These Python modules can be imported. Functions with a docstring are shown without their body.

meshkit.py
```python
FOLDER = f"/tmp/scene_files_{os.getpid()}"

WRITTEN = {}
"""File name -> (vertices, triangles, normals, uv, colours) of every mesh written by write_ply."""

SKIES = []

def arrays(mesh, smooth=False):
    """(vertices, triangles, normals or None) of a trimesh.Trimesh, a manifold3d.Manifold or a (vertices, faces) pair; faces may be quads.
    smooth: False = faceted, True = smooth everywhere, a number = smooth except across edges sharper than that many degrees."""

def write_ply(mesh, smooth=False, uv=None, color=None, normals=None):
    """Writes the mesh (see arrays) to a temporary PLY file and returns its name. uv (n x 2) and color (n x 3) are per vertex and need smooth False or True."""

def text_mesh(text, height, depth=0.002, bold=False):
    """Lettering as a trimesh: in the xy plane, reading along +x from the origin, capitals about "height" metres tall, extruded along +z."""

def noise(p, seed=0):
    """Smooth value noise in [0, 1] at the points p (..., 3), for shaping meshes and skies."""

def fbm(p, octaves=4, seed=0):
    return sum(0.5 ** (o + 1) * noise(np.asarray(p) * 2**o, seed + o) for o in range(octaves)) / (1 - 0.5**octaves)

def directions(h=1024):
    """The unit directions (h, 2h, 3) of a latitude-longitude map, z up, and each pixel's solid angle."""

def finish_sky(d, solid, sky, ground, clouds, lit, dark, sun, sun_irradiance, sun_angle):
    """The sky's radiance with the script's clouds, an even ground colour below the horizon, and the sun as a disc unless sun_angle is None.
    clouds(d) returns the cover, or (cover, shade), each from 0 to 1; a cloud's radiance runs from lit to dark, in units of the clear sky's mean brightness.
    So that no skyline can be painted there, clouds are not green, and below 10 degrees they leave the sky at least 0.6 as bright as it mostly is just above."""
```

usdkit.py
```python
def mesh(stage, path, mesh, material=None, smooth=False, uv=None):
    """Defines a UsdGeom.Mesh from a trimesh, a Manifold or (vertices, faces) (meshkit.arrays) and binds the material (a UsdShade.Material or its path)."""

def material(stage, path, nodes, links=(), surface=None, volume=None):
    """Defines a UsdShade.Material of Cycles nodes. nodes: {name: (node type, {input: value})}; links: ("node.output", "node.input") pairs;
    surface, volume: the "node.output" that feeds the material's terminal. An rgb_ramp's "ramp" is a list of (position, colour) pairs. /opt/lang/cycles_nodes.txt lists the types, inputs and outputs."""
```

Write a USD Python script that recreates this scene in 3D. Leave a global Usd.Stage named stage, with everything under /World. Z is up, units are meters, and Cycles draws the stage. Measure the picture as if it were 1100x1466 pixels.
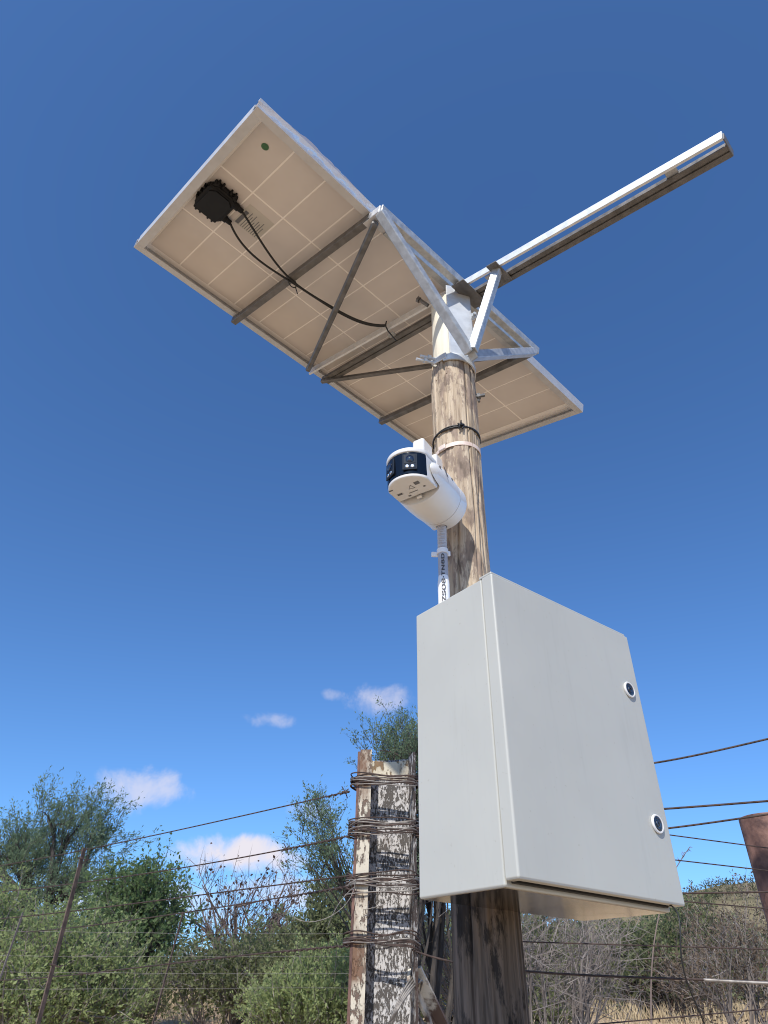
import math, numpy as np, trimesh, manifold3d as m3, usdkit, meshkit
from pxr import Usd, UsdGeom, UsdLux, UsdShade, Gf, Sdf
from shapely.geometry import Polygon

stage = Usd.Stage.CreateInMemory()
UsdGeom.SetStageUpAxis(stage, UsdGeom.Tokens.z)
UsdGeom.SetStageMetersPerUnit(stage, 1.0)
world = UsdGeom.Xform.Define(stage, '/World')
stage.SetDefaultPrim(world.GetPrim())
UsdGeom.Scope.Define(stage, '/World/Looks')

# ------------------------------------------------------------------ camera
EYE = 1.45                                   # camera height above the ground; all builders below work relative to the eye
FPX, CX, CY = 960.0, 550.0, 733.0            # focal length and centre, in pixels of the 1100 x 1466 photograph
def cam_axes(vx=580.0, vy=-549.0):
    u = np.array([vx - CX, CY - vy, -FPX]); u /= np.linalg.norm(u)
    f = np.array([0, 0, -1.0]); y = f - u * (f @ u); y /= np.linalg.norm(y)
    return np.array([np.cross(y, u), y, u])
R = cam_axes()
camera = UsdGeom.Camera.Define(stage, '/World/camera')
camera.CreateHorizontalApertureAttr(36.0)
camera.CreateVerticalApertureAttr(36.0 * 1466 / 1100)
camera.CreateFocalLengthAttr(36.0 * FPX / 1100)
camera.CreateClippingRangeAttr(Gf.Vec2f(0.02, 5000))
camera.CreateExposureAttr(0.2)
M = Gf.Matrix4d(*R[:, 0], 0, *R[:, 1], 0, *R[:, 2], 0, 0, 0, EYE, 1)
camera.AddTransformOp().Set(M)

# ------------------------------------------------------------------ sun and sky
SUN_EL = math.radians(44.5)
SUN_AZ = math.atan2(-0.31, -0.951)
SUN = np.array([math.sin(SUN_AZ) * math.cos(SUN_EL), math.cos(SUN_AZ) * math.cos(SUN_EL), math.sin(SUN_EL)])
sun = UsdLux.DistantLight.Define(stage, '/World/sun')
sun.CreateIntensityAttr(1.1); sun.CreateAngleAttr(0.53); sun.CreateNormalizeAttr(True)
sun.CreateColorAttr(Gf.Vec3f(1.0, 0.95, 0.87))
sx = np.cross([0, 0, 1.0], SUN); sx /= np.linalg.norm(sx); sy = np.cross(SUN, sx)
sun.AddTransformOp().Set(Gf.Matrix4d(*sx, 0, *sy, 0, *SUN, 0, 0, 0, 0, 1))

def ray(px, py):
    d = R @ (np.array([px - CX, CY - py, -FPX]) / FPX)
    return d / np.linalg.norm(d)

SKY_STRENGTH = 0.112
def sky_material():
    nodes = {'tc': ('texture_coordinate', {}),
             'sky': ('sky_texture', {'sky_type': 'single_scattering', 'sun_disc': False, 'sun_elevation': SUN_EL, 'sun_rotation': SUN_AZ, 'altitude': 900.0, 'air_density': 1.0, 'aerosol_density': 1.3, 'ozone_density': 3.0}),
             'tint': ('mix', {'mix_type': 'multiply', 'fac': 1.0, 'color2': (0.70, 1.07, 1.44)}),
             'n1': ('noise_texture', {'scale': 16.0, 'detail': 7.0, 'roughness': 0.6, 'distortion': 0.25}),
             'bg': ('background_shader', {'strength': SKY_STRENGTH})}
    links = [('tc.generated', 'n1.vector'), ('sky.color', 'tint.color1')]
    # clouds: centre pixel, half width, half height (radians), density
    clouds = [(330, 1226, .105, .024, 1.0), (200, 1132, .055, .030, .62), (548, 1004, .052, .022, .62), (385, 1030, .040, .013, .42), (472, 996, .016, .010, .35),
              (190, 1290, .20, .028, .55), (390, 1275, .10, .020, .75), (440, 1160, .03, .014, .4), (60, 1375, .3, .03, .4), (900, 1500, .4, .05, .4)]
    dirs = [(ray(a, b), c, d, e) for a, b, c, d, e in clouds]
    rng = np.random.default_rng(5)
    for k in range(9):                                            # the same fair-weather puffs go on low round the horizon behind the camera
        az, el = 0.9 + k * 0.5 + rng.uniform(-.12, .12), math.radians(rng.uniform(6, 20))
        dirs.append((np.array([math.sin(az) * math.cos(el), math.cos(az) * math.cos(el), math.sin(el)]), rng.uniform(.05, .12), rng.uniform(.02, .035), .7))
    prev = None
    for k, (d, a, b, dens) in enumerate(dirs):
        t = np.cross(d, [0, 0, 1.0]); t /= np.linalg.norm(t); up = np.cross(t, d)
        v = []
        for nm, ax, s in (('t', t, a), ('u', up, b)):
            nodes[f'd{nm}{k}'] = ('vector_math', {'math_type': 'dot_product', 'vector2': tuple(ax / s)})
            nodes[f's{nm}{k}'] = ('math', {'math_type': 'power', 'value2': 2.0})
            nodes[f'a{nm}{k}'] = ('math', {'math_type': 'absolute'})
            links += [('tc.generated', f'd{nm}{k}.vector1'), (f'd{nm}{k}.value', f'a{nm}{k}.value1'), (f'a{nm}{k}.value', f's{nm}{k}.value1')]
        nodes[f'dd{k}'] = ('vector_math', {'math_type': 'dot_product', 'vector2': tuple(d)})
        nodes[f'front{k}'] = ('math', {'math_type': 'greater_than', 'value2': 0.5})
        nodes[f'r{k}'] = ('math', {'math_type': 'add'})
        # density = dens * smooth(1.1 - r2 * .6 + (noise - .5) * 3)
        nodes[f'q{k}'] = ('math', {'math_type': 'multiply_add', 'value2': -0.62, 'value3': -0.85})
        nodes[f'nz{k}'] = ('math', {'math_type': 'multiply_add', 'value2': 3.2})
        nodes[f'm{k}'] = ('map_range', {'range_type': 'smoothstep', 'from_min': 0.0, 'from_max': 1.05, 'to_min': 0.0, 'to_max': dens, 'clamp': True})
        nodes[f'f{k}'] = ('math', {'math_type': 'multiply'})
        links += [('tc.generated', f'dd{k}.vector1'), (f'dd{k}.value', f'front{k}.value1'), (f'st{k}.value', f'r{k}.value1'), (f'su{k}.value', f'r{k}.value2'), (f'r{k}.value', f'q{k}.value1'),
                  ('n1.fac', f'nz{k}.value1'), (f'q{k}.value', f'nz{k}.value3'), (f'nz{k}.value', f'm{k}.value'), (f'm{k}.result', f'f{k}.value1'), (f'front{k}.value', f'f{k}.value2')]
        if prev is None:
            prev = f'f{k}.value'
        else:
            nodes[f'x{k}'] = ('math', {'math_type': 'maximum'})
            links += [(prev, f'x{k}.value1'), (f'f{k}.value', f'x{k}.value2')]
            prev = f'x{k}.value'
    nodes['cl'] = ('mix', {'mix_type': 'mix', 'color2': CLOUD})
    links += [(prev, 'cl.fac'), ('tint.color', 'cl.color1'), ('cl.color', 'bg.color')]
    return usdkit.material(stage, '/World/Looks/sky', nodes, links, surface='bg.background')
CLOUD = (6.6, 6.3, 6.9)
dome = UsdLux.DomeLight.Define(stage, '/World/sky')
UsdShade.MaterialBindingAPI.Apply(dome.GetPrim()).Bind(sky_material())
dome.GetPrim().SetCustomDataByKey('kind', 'structure')

# ------------------------------------------------------------------ helpers: prims
V3 = lambda *a: np.array(a, float)
NAMES = {}
def path_for(parent, name):
    key = (parent, name); n = NAMES.get(key, 0); NAMES[key] = n + 1
    return f'{parent}/{name}' if n == 0 else f'{parent}/{name}_{n:03d}'

def tag(prim, label=None, cat=None, group=None, kind=None):
    p = prim.GetPrim() if hasattr(prim, 'GetPrim') else prim
    for k, v in (('label', label), ('category', cat), ('group', group), ('kind', kind)):
        if v:
            p.SetCustomDataByKey(k, v)
    return prim

class Thing:
    def __init__(self, name, base, label, cat, group=None, kind=None):
        self.base = np.asarray(base, float)
        self.path = path_for('/World', name)
        x = UsdGeom.Xform.Define(stage, self.path)
        x.AddTranslateOp().Set(Gf.Vec3d(*(self.base + [0, 0, EYE])))
        tag(x, label, cat, group, kind)

def arr(mesh):
    return meshkit.arrays(mesh)[:2]

def obj(name, mesh, mat, parent=None, smooth=False, label=None, cat=None, group=None, kind=None):
    """One Mesh prim under a Thing, under a part (a path, Thing) pair, or under /World."""
    v, f = arr(mesh)
    if parent is None:
        v = v + [0, 0, EYE]; pp = '/World'; th = None
    elif isinstance(parent, Thing):
        v = v - parent.base; pp = parent.path; th = parent
    else:
        pp, th = parent; v = v - th.base
    p = path_for(pp, name)
    tag(usdkit.mesh(stage, p, (v, f), MAT[mat], smooth=smooth), label, cat, group, kind)
    return (p, th)

# ------------------------------------------------------------------ helpers: shapes
def unit(v):
    v = np.asarray(v, float); return v / np.linalg.norm(v)

def cat_meshes(ms):
    vs, fs, n = [], [], 0
    for m in ms:
        v, f = arr(m); vs.append(v); fs.append(f + n); n += len(v)
    return np.vstack(vs), np.vstack(fs)

def box(c, axes, size, bev=0.0015):
    """Chamfered box: centre, three axes (rows), three full sizes."""
    h = np.asarray(size, float) / 2; b = min(bev, h.min() * .45)
    pts = []
    for s in np.array(np.meshgrid([-1, 1], [-1, 1], [-1, 1])).T.reshape(-1, 3):
        for k in range(3):
            q = h - b; q[k] = h[k]
            pts.append(s * q)
    pts = np.array(pts) @ np.asarray(axes) + c
    return arr(m3.Manifold.hull_points(pts.astype(float)))

def bar(p0, p1, w, h, up, bev=0.0015, ext=0.0):
    """Rectangular tube or flat from p0 to p1: w across, h along 'up'."""
    p0, p1 = np.asarray(p0, float), np.asarray(p1, float)
    d = unit(p1 - p0); u = unit(up - d * (np.dot(up, d))); x = np.cross(d, u)
    L = np.linalg.norm(p1 - p0) + 2 * ext
    return box((p0 + p1) / 2, np.array([d, x, u]), (L, w, h), bev)

def prism(poly, p0, p1, up):
    """Extrudes a 2-D outline (x across, y along 'up') from p0 to p1."""
    p0, p1 = np.asarray(p0, float), np.asarray(p1, float)
    d = unit(p1 - p0); u = unit(up - d * np.dot(up, d)); x = np.cross(u, d)
    m = trimesh.creation.extrude_polygon(Polygon(poly), np.linalg.norm(p1 - p0), engine='earcut')
    v = np.array(m.vertices)
    return p0 + v[:, :1] * x + v[:, 1:2] * u + v[:, 2:] * d, np.array(m.faces)

def tube(pts, r, n=8, cap=True):
    pts = np.asarray(pts, float); r = np.broadcast_to(r, len(pts))
    t = np.gradient(pts, axis=0); t /= np.linalg.norm(t, axis=1, keepdims=True) + 1e-12
    a = np.cross(t[0], [0.3, 0.2, 0.93]); a /= np.linalg.norm(a)
    A = [a]
    for k in range(1, len(pts)):
        a = A[-1] - t[k] * (A[-1] @ t[k]); A.append(a / np.linalg.norm(a))
    A = np.array(A); B = np.cross(t, A)
    ang = np.arange(n) * 2 * np.pi / n
    v = (pts[:, None] + r[:, None, None] * (np.cos(ang)[None, :, None] * A[:, None] + np.sin(ang)[None, :, None] * B[:, None])).reshape(-1, 3)
    i = np.arange(len(pts) - 1)[:, None] * n; j = np.arange(n)[None]; k = (j + 1) % n
    q = np.stack([i + j, i + k, i + n + k, i + n + j], -1).reshape(-1, 4)
    f = np.vstack([q[:, [0, 1, 2]], q[:, [0, 2, 3]]])
    if cap:
        e = len(v); v = np.vstack([v, pts[0], pts[-1]]); l = (len(pts) - 1) * n; j = np.arange(n); k = (j + 1) % n
        f = np.vstack([f, np.stack([np.full(n, e), k, j], 1), np.stack([np.full(n, e + 1), l + j, l + k], 1)])
    return v, f

def spline(pts, n=40):
    from scipy.interpolate import PchipInterpolator, CubicSpline
    pts = np.asarray(pts, float); s = np.r_[0, np.cumsum(np.linalg.norm(np.diff(pts, axis=0), axis=1))]
    return CubicSpline(s, pts)(np.linspace(0, s[-1], n)) if len(pts) > 2 else pts[0] + (pts[1] - pts[0]) * np.linspace(0, 1, n)[:, None]

def revolve(profile, origin, axis, n=48, xref=(0.31, 0.2, 0.93)):
    """profile: (radius, along) pairs."""
    pr = np.asarray(profile, float); d = unit(axis); x = unit(np.cross(d, xref)); y = np.cross(d, x)
    ang = np.arange(n) * 2 * np.pi / n
    ring = np.cos(ang)[:, None] * x + np.sin(ang)[:, None] * y
    v = (np.asarray(origin) + pr[:, None, 1:2] * d + pr[:, None, :1] * ring[None]).reshape(-1, 3)
    m = len(pr); i = np.arange(m - 1)[:, None] * n; j = np.arange(n)[None]; k = (j + 1) % n
    q = np.stack([i + j, i + k, i + n + k, i + n + j], -1).reshape(-1, 4)
    return v, np.vstack([q[:, [0, 1, 2]], q[:, [0, 2, 3]]])

def atD(px, py, D):
    r = ray(px, py); return r * D / math.hypot(r[0], r[1])
def atY(px, py, Y):
    r = ray(px, py); return r * Y / r[1]
def atZ(px, py, z):
    r = ray(px, py); return r * z / r[2]

# ------------------------------------------------------------------ materials
MAT = {}
def mat(name, nodes, links, out='p.BSDF'):
    MAT[name] = usdkit.material(stage, f'/World/Looks/{name}', nodes, links, surface=out)

def simple(name, c0, c1=None, scale=8.0, rough=.5, metal=0.0, stretch=(1, 1, 1), bump=0.0, bscale=None, detail=4.0, lo=.35, hi=.65, rough2=None, spec=.5, coat=0.0, space='object', bdist=.003):
    """A principled surface whose colour wanders between two tones, with optional fine relief."""
    c1 = c1 or c0
    nodes = {'tc': ('texture_coordinate', {}), 'mp': ('mapping', {'scale': stretch}),
             'n': ('noise_texture', {'scale': scale, 'detail': detail, 'roughness': .6}),
             'r': ('rgb_ramp', {'ramp': [(0, c0), (lo, c0), (hi, c1), (1, c1)]}),
             'p': ('principled_bsdf', {'roughness': rough, 'metallic': metal, 'specular_ior_level': spec, 'coat_weight': coat, 'coat_roughness': .12})}
    links = [('tc.object', 'mp.vector'), ('mp.vector', 'n.vector'), ('n.fac', 'r.fac'), ('r.color', 'p.base_color')]
    if bump:
        nodes['bn'] = ('noise_texture', {'scale': bscale or scale * 4, 'detail': 3.0}); nodes['b'] = ('bump', {'strength': bump, 'distance': bdist})
        links += [('mp.vector', 'bn.vector'), ('bn.fac', 'b.height'), ('b.normal', 'p.normal')]
    if rough2 is not None:
        nodes['rm'] = ('map_range', {'from_min': .3, 'from_max': .7, 'to_min': rough, 'to_max': rough2, 'clamp': True})
        links += [('n.fac', 'rm.value'), ('rm.result', 'p.roughness')]
    mat(name, nodes, links)

simple('galvanised', (.36, .38, .40), (.50, .52, .54), scale=45, rough=.36, rough2=.52, metal=.45, bump=.12, bscale=120)
simple('sunlit_galvanised', (.66, .68, .70), (.78, .80, .82), scale=45, rough=.4, rough2=.5, metal=.3, bump=.06)  # lit copy of galvanised: brightness of the sunlit arm put into the colour
simple('shaded_steel', (.12, .115, .11), (.20, .19, .185), scale=30, rough=.45, rough2=.62, metal=.5, bump=.15)  # dark copy of galvanised: shade under the panel put into the colour
simple('aluminium', (.52, .52, .53), (.58, .58, .59), scale=25, rough=.38, metal=.3, rough2=.48)
simple('bright_zinc', (.33, .31, .28), (.42, .40, .37), scale=9, rough=.09, rough2=.17, metal=1.0)
simple('zinc_plate', (.50, .52, .54), (.64, .66, .68), scale=22, rough=.45, metal=.35, bump=.06)
mat('cabinet_paint', {'tc': ('texture_coordinate', {}), 'm1': ('mapping', {'scale': (1, 1, .12)}), 'a': ('noise_texture', {'scale': 6.0, 'detail': 5.0}), 'b1': ('noise_texture', {'scale': 34.0, 'detail': 6.0, 'roughness': .7}),
    'ar': ('rgb_ramp', {'ramp': [(.3, (.415, .415, .385)), (.7, (.45, .45, .415))]}), 'br': ('rgb_ramp', {'ramp': [(.30, (.90, .88, .84)), (.42, (1, 1, 1)), (.66, (1, 1, 1)), (.74, (.93, .91, .87))]}), 'x': ('mix', {'mix_type': 'multiply', 'fac': .2}),
    'sp': ('noise_texture', {'scale': 160.0, 'detail': 2.0}), 'sr': ('rgb_ramp', {'ramp': [(.70, (1, 1, 1)), (.76, (.80, .76, .70))]}), 'y': ('mix', {'mix_type': 'multiply', 'fac': .5}),
    'rm': ('map_range', {'from_min': .3, 'from_max': .7, 'to_min': .30, 'to_max': .46, 'clamp': True}), 'bn': ('noise_texture', {'scale': 420.0, 'detail': 2.0}), 'b': ('bump', {'strength': .05, 'distance': .0006}), 'p': ('principled_bsdf', {})},
    [('tc.object', 'm1.vector'), ('tc.object', 'a.vector'), ('m1.vector', 'b1.vector'), ('tc.object', 'sp.vector'), ('tc.object', 'bn.vector'), ('a.fac', 'ar.fac'), ('b1.fac', 'br.fac'), ('ar.color', 'x.color1'), ('br.color', 'x.color2'),
     ('sp.fac', 'sr.fac'), ('x.color', 'y.color1'), ('sr.color', 'y.color2'), ('y.color', 'p.base_color'), ('b1.fac', 'rm.value'), ('rm.result', 'p.roughness'), ('bn.fac', 'b.height'), ('b.normal', 'p.normal')])
simple('gasket', (.015, .015, .016), rough=.6)
simple('white_plastic', (.67, .66, .645), (.72, .71, .70), scale=10, rough=.36, bump=.02, bscale=500)
simple('black_plastic', (.006, .006, .007), (.009, .009, .010), scale=30, rough=.5, spec=.25)
simple('print_grey', (.13, .13, .14), rough=.6)
simple('print_dark', (.06, .06, .07), rough=.55)
simple('visor', (.004, .006, .012), rough=.10, spec=.35)
simple('lens_frame', (.022, .03, .045), rough=.6, spec=.06)
simple('lens_glass', (.01, .014, .03), rough=.03, coat=1.0)
simple('chrome', (.72, .73, .75), rough=.16, metal=1.0)
simple('lock_core', (.05, .055, .065), (.15, .16, .18), scale=90, rough=.25, metal=.9)
simple('pvc_grey', (.36, .36, .40), (.43, .43, .47), scale=20, rough=.45)
simple('pvc_white', (.78, .78, .80), rough=.42)
simple('strap_tan', (.62, .48, .40), (.72, .60, .52), scale=30, rough=.45)
simple('cell', (.59, .54, .51), (.655, .605, .57), scale=4, rough=.5, detail=6.0)
simple('backsheet', (.90, .86, .82), (.93, .89, .85), scale=4, rough=.5)  # paler than the cells: light shining through their gaps put into the colour
simple('panel_glass', (.012, .016, .035), rough=.08, coat=.8)
simple('sticker_label', (.50, .47, .42), (.54, .51, .46), scale=14, rough=.4)
simple('sticker_green', (.02, .10, .035), (.05, .16, .07), scale=300, rough=.4)
simple('rubber_cable', (.012, .012, .012), rough=.5)
simple('wire_rust', (.035, .024, .022), (.085, .055, .045), scale=60, rough=.75, metal=.25)
simple('wire_grey', (.15, .135, .125), (.32, .295, .27), scale=50, rough=.55, metal=.5)
simple('rusted_pipe', (.075, .038, .032), (.25, .135, .10), scale=18, rough=.72, bump=.6, bscale=70, detail=9.0, lo=.4, hi=.68)
simple('dropper_rust', (.06, .042, .034), (.14, .095, .075), scale=40, rough=.8, bump=.3)
simple('bark_grey', (.10, .085, .072), (.24, .21, .18), scale=7, rough=.9, stretch=(6, 6, 1), bump=.5)
simple('bark_dark', (.030, .026, .024), (.075, .062, .054), scale=7, rough=.9, stretch=(6, 6, 1), bump=.5)
simple('twig_grey', (.13, .11, .10), (.25, .215, .195), scale=3, rough=.85)
simple('twig_brown', (.085, .060, .052), (.19, .145, .125), scale=3, rough=.85)
simple('strut_paint', (.10, .06, .045), (.62, .57, .48), scale=9, rough=.7, detail=9.0, lo=.44, hi=.52, bump=.4, bscale=40)

# weathered wood: vertical grain, paler worn patches over remains of brown bark
def wood(name, dark, mid, pale, bark, amount):
    nodes = {'tc': ('texture_coordinate', {}), 'm1': ('mapping', {'scale': (1, 1, .045)}), 'm2': ('mapping', {'scale': (1, 1, .28)}), 'm3': ('mapping', {'scale': (1, 1, .02)}),
             'g': ('noise_texture', {'scale': 95.0, 'detail': 6.0, 'roughness': .65, 'distortion': .4}), 'gr': ('rgb_ramp', {'ramp': [(.30, dark), (.46, mid), (.60, pale), (.8, pale)]}),
             'k': ('noise_texture', {'scale': 30.0, 'detail': 8.0, 'roughness': .7}), 'kr': ('rgb_ramp', {'ramp': [(0, (0, 0, 0)), (amount, (0, 0, 0)), (amount + .07, (1, 1, 1)), (1, (1, 1, 1))]}),
             'bk': ('noise_texture', {'scale': 70.0, 'detail': 5.0}), 'br': ('rgb_ramp', {'ramp': [(.3, tuple(np.array(bark) * .55)), (.7, tuple(np.array(bark) * 1.35))]}),
             'mx': ('mix', {'mix_type': 'mix'}),
             'c': ('noise_texture', {'scale': 60.0, 'detail': 2.0}), 'cr': ('rgb_ramp', {'ramp': [(0, (.22, .2, .18)), (.32, (.3, .27, .25)), (.38, (1, 1, 1)), (1, (1, 1, 1))]}), 'cm': ('mix', {'mix_type': 'multiply', 'fac': .85}),
             'h': ('math', {'math_type': 'multiply_add', 'value2': .6}), 'b': ('bump', {'strength': .7, 'distance': .004}),
             'p': ('principled_bsdf', {'roughness': .82, 'specular_ior_level': .25})}
    links = [('tc.object', 'm1.vector'), ('tc.object', 'm2.vector'), ('tc.object', 'm3.vector'), ('m1.vector', 'g.vector'), ('m2.vector', 'k.vector'), ('m2.vector', 'bk.vector'), ('m3.vector', 'c.vector'),
             ('g.fac', 'gr.fac'), ('k.fac', 'kr.fac'), ('bk.fac', 'br.fac'), ('kr.color', 'mx.fac'), ('gr.color', 'mx.color1'), ('br.color', 'mx.color2'),
             ('c.fac', 'cr.fac'), ('mx.color', 'cm.color1'), ('cr.color', 'cm.color2'), ('cm.color', 'p.base_color'),
             ('g.fac', 'h.value1'), ('k.fac', 'h.value3'), ('h.value', 'b.height'), ('b.normal', 'p.normal')]
    mat(name, nodes, links)
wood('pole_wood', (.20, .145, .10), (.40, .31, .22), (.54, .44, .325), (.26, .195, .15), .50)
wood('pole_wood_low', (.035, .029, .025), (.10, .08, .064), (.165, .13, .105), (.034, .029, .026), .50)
simple('cut_wood', (.66, .61, .50), (.74, .69, .58), scale=20, rough=.7, stretch=(3, 3, .3), bump=.1)

# old painted steel: white paint flaking off dark primer, rust near the edges
def flaked(name, paint, under, rust, amount, rust_amount, sc=26.0):
    nodes = {'tc': ('texture_coordinate', {}), 'm1': ('mapping', {'scale': (1, 1, .42)}),
             'a0': ('noise_texture', {'scale': sc, 'detail': 10.0, 'roughness': .72}), 'lo': ('noise_texture', {'scale': sc * .13, 'detail': 3.0}), 'lm': ('math', {'math_type': 'multiply_add', 'value2': .34, 'value3': -.17}), 'a': ('math', {'math_type': 'add'}), 'ar': ('rgb_ramp', {'ramp': [(0, (0, 0, 0)), (amount - .02, (0, 0, 0)), (amount + .02, (1, 1, 1)), (1, (1, 1, 1))]}),
             'r': ('noise_texture', {'scale': 9.0, 'detail': 8.0, 'roughness': .65}), 'rr': ('rgb_ramp', {'ramp': [(0, (0, 0, 0)), (rust_amount - .06, (0, 0, 0)), (rust_amount + .06, (1, 1, 1)), (1, (1, 1, 1))]}),
             'ru': ('mix', {'mix_type': 'mix', 'color1': rust, 'color2': tuple(np.array(rust) * .45)}),
             'x': ('mix', {'mix_type': 'mix', 'color1': under, 'color2': paint}), 'y': ('mix', {'mix_type': 'mix'}), 'b': ('bump', {'strength': .8, 'distance': .002}),
             'p': ('principled_bsdf', {'roughness': .7})}
    links = [('tc.object', 'm1.vector'), ('m1.vector', 'a0.vector'), ('tc.object', 'lo.vector'), ('lo.fac', 'lm.value1'), ('lm.value', 'a.value1'), ('a0.fac', 'a.value2'), ('m1.vector', 'r.vector'), ('a.value', 'ar.fac'), ('r.fac', 'rr.fac'), ('a0.fac', 'ru.fac'), ('ar.color', 'x.fac'),
             ('rr.color', 'y.fac'), ('x.color', 'y.color1'), ('ru.color', 'y.color2'), ('y.color', 'p.base_color'), ('ar.color', 'b.height'), ('b.normal', 'p.normal')]
    mat(name, nodes, links)
flaked('flaked_white', (.48, .465, .46), (.075, .066, .060), (.16, .105, .08), .492, .62, 210.0)
flaked('flaked_cream', (.52, .47, .38), (.12, .08, .06), (.22, .12, .07), .46, .575, 70.0)
flaked('flaked_rust', (.50, .48, .46), (.06, .045, .04), (.10, .06, .045), .53, .58, 90.0)
flaked('flaked_top', (.58, .52, .40), (.22, .14, .07), (.17, .085, .045), .46, .56, 45.0)

# crinkled plastic film
mat('plastic_film', {'tc': ('texture_coordinate', {}), 'n': ('noise_texture', {'scale': 24.0, 'detail': 2.0}), 'b': ('bump', {'strength': .6, 'distance': .01}),
    'd': ('diffuse_bsdf', {'color': (.7, .72, .76)}), 't': ('transparent_bsdf', {'color': (.95, .95, .97)}), 'g': ('glossy_bsdf', {'color': (.9, .9, .92), 'roughness': .12}),
    'm1': ('mix_closure', {'fac': .30}), 'm2': ('mix_closure', {'fac': .22})},
    [('tc.object', 'n.vector'), ('n.fac', 'b.height'), ('b.normal', 'g.normal'), ('b.normal', 'd.normal'), ('t.BSDF', 'm1.closure1'), ('d.BSDF', 'm1.closure2'), ('m1.closure', 'm2.closure1'), ('g.BSDF', 'm2.closure2')], out='m2.closure')

def leafy(name, a, b, c, trans=.3):
    nodes = {'g': ('geometry', {}), 'tc': ('texture_coordinate', {}), 'n': ('noise_texture', {'scale': 1.3, 'detail': 3.0}),
             'ad': ('math', {'math_type': 'multiply_add', 'value2': .55}), 's': ('math', {'math_type': 'multiply', 'value2': .45}),
             'r': ('rgb_ramp', {'ramp': [(.12, a), (.5, b), (.88, c)]}),
             'p': ('principled_bsdf', {'roughness': .6, 'specular_ior_level': .3}), 't': ('translucent_bsdf', {}), 'm': ('mix_closure', {'fac': trans})}
    links = [('tc.object', 'n.vector'), ('n.fac', 's.value1'), ('g.random_per_island', 'ad.value1'), ('s.value', 'ad.value3'), ('ad.value', 'r.fac'),
             ('r.color', 'p.base_color'), ('r.color', 't.color'), ('p.BSDF', 'm.closure1'), ('t.BSDF', 'm.closure2')]
    mat(name, nodes, links, out='m.closure')
leafy('leaf_acacia', (.14, .20, .12), (.22, .29, .175), (.30, .36, .24), .5)
leafy('leaf_green', (.13, .19, .075), (.205, .275, .115), (.30, .37, .17), .5)
leafy('leaf_light', (.25, .30, .12), (.36, .41, .18), (.46, .50, .25), .5)
leafy('leaf_olive', (.165, .185, .085), (.24, .255, .125), (.32, .325, .175), .5)
leafy('leaf_dry', (.13, .095, .065), (.21, .16, .115), (.30, .24, .17))
leafy('leaf_scrub', (.09, .088, .05), (.15, .135, .08), (.23, .195, .125), .3)
leafy('leaf_brown', (.075, .045, .036), (.13, .085, .065), (.20, .14, .11), .2)
leafy('grass_dry', (.44, .34, .20), (.58, .46, .29), (.70, .58, .40), .25)

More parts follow.
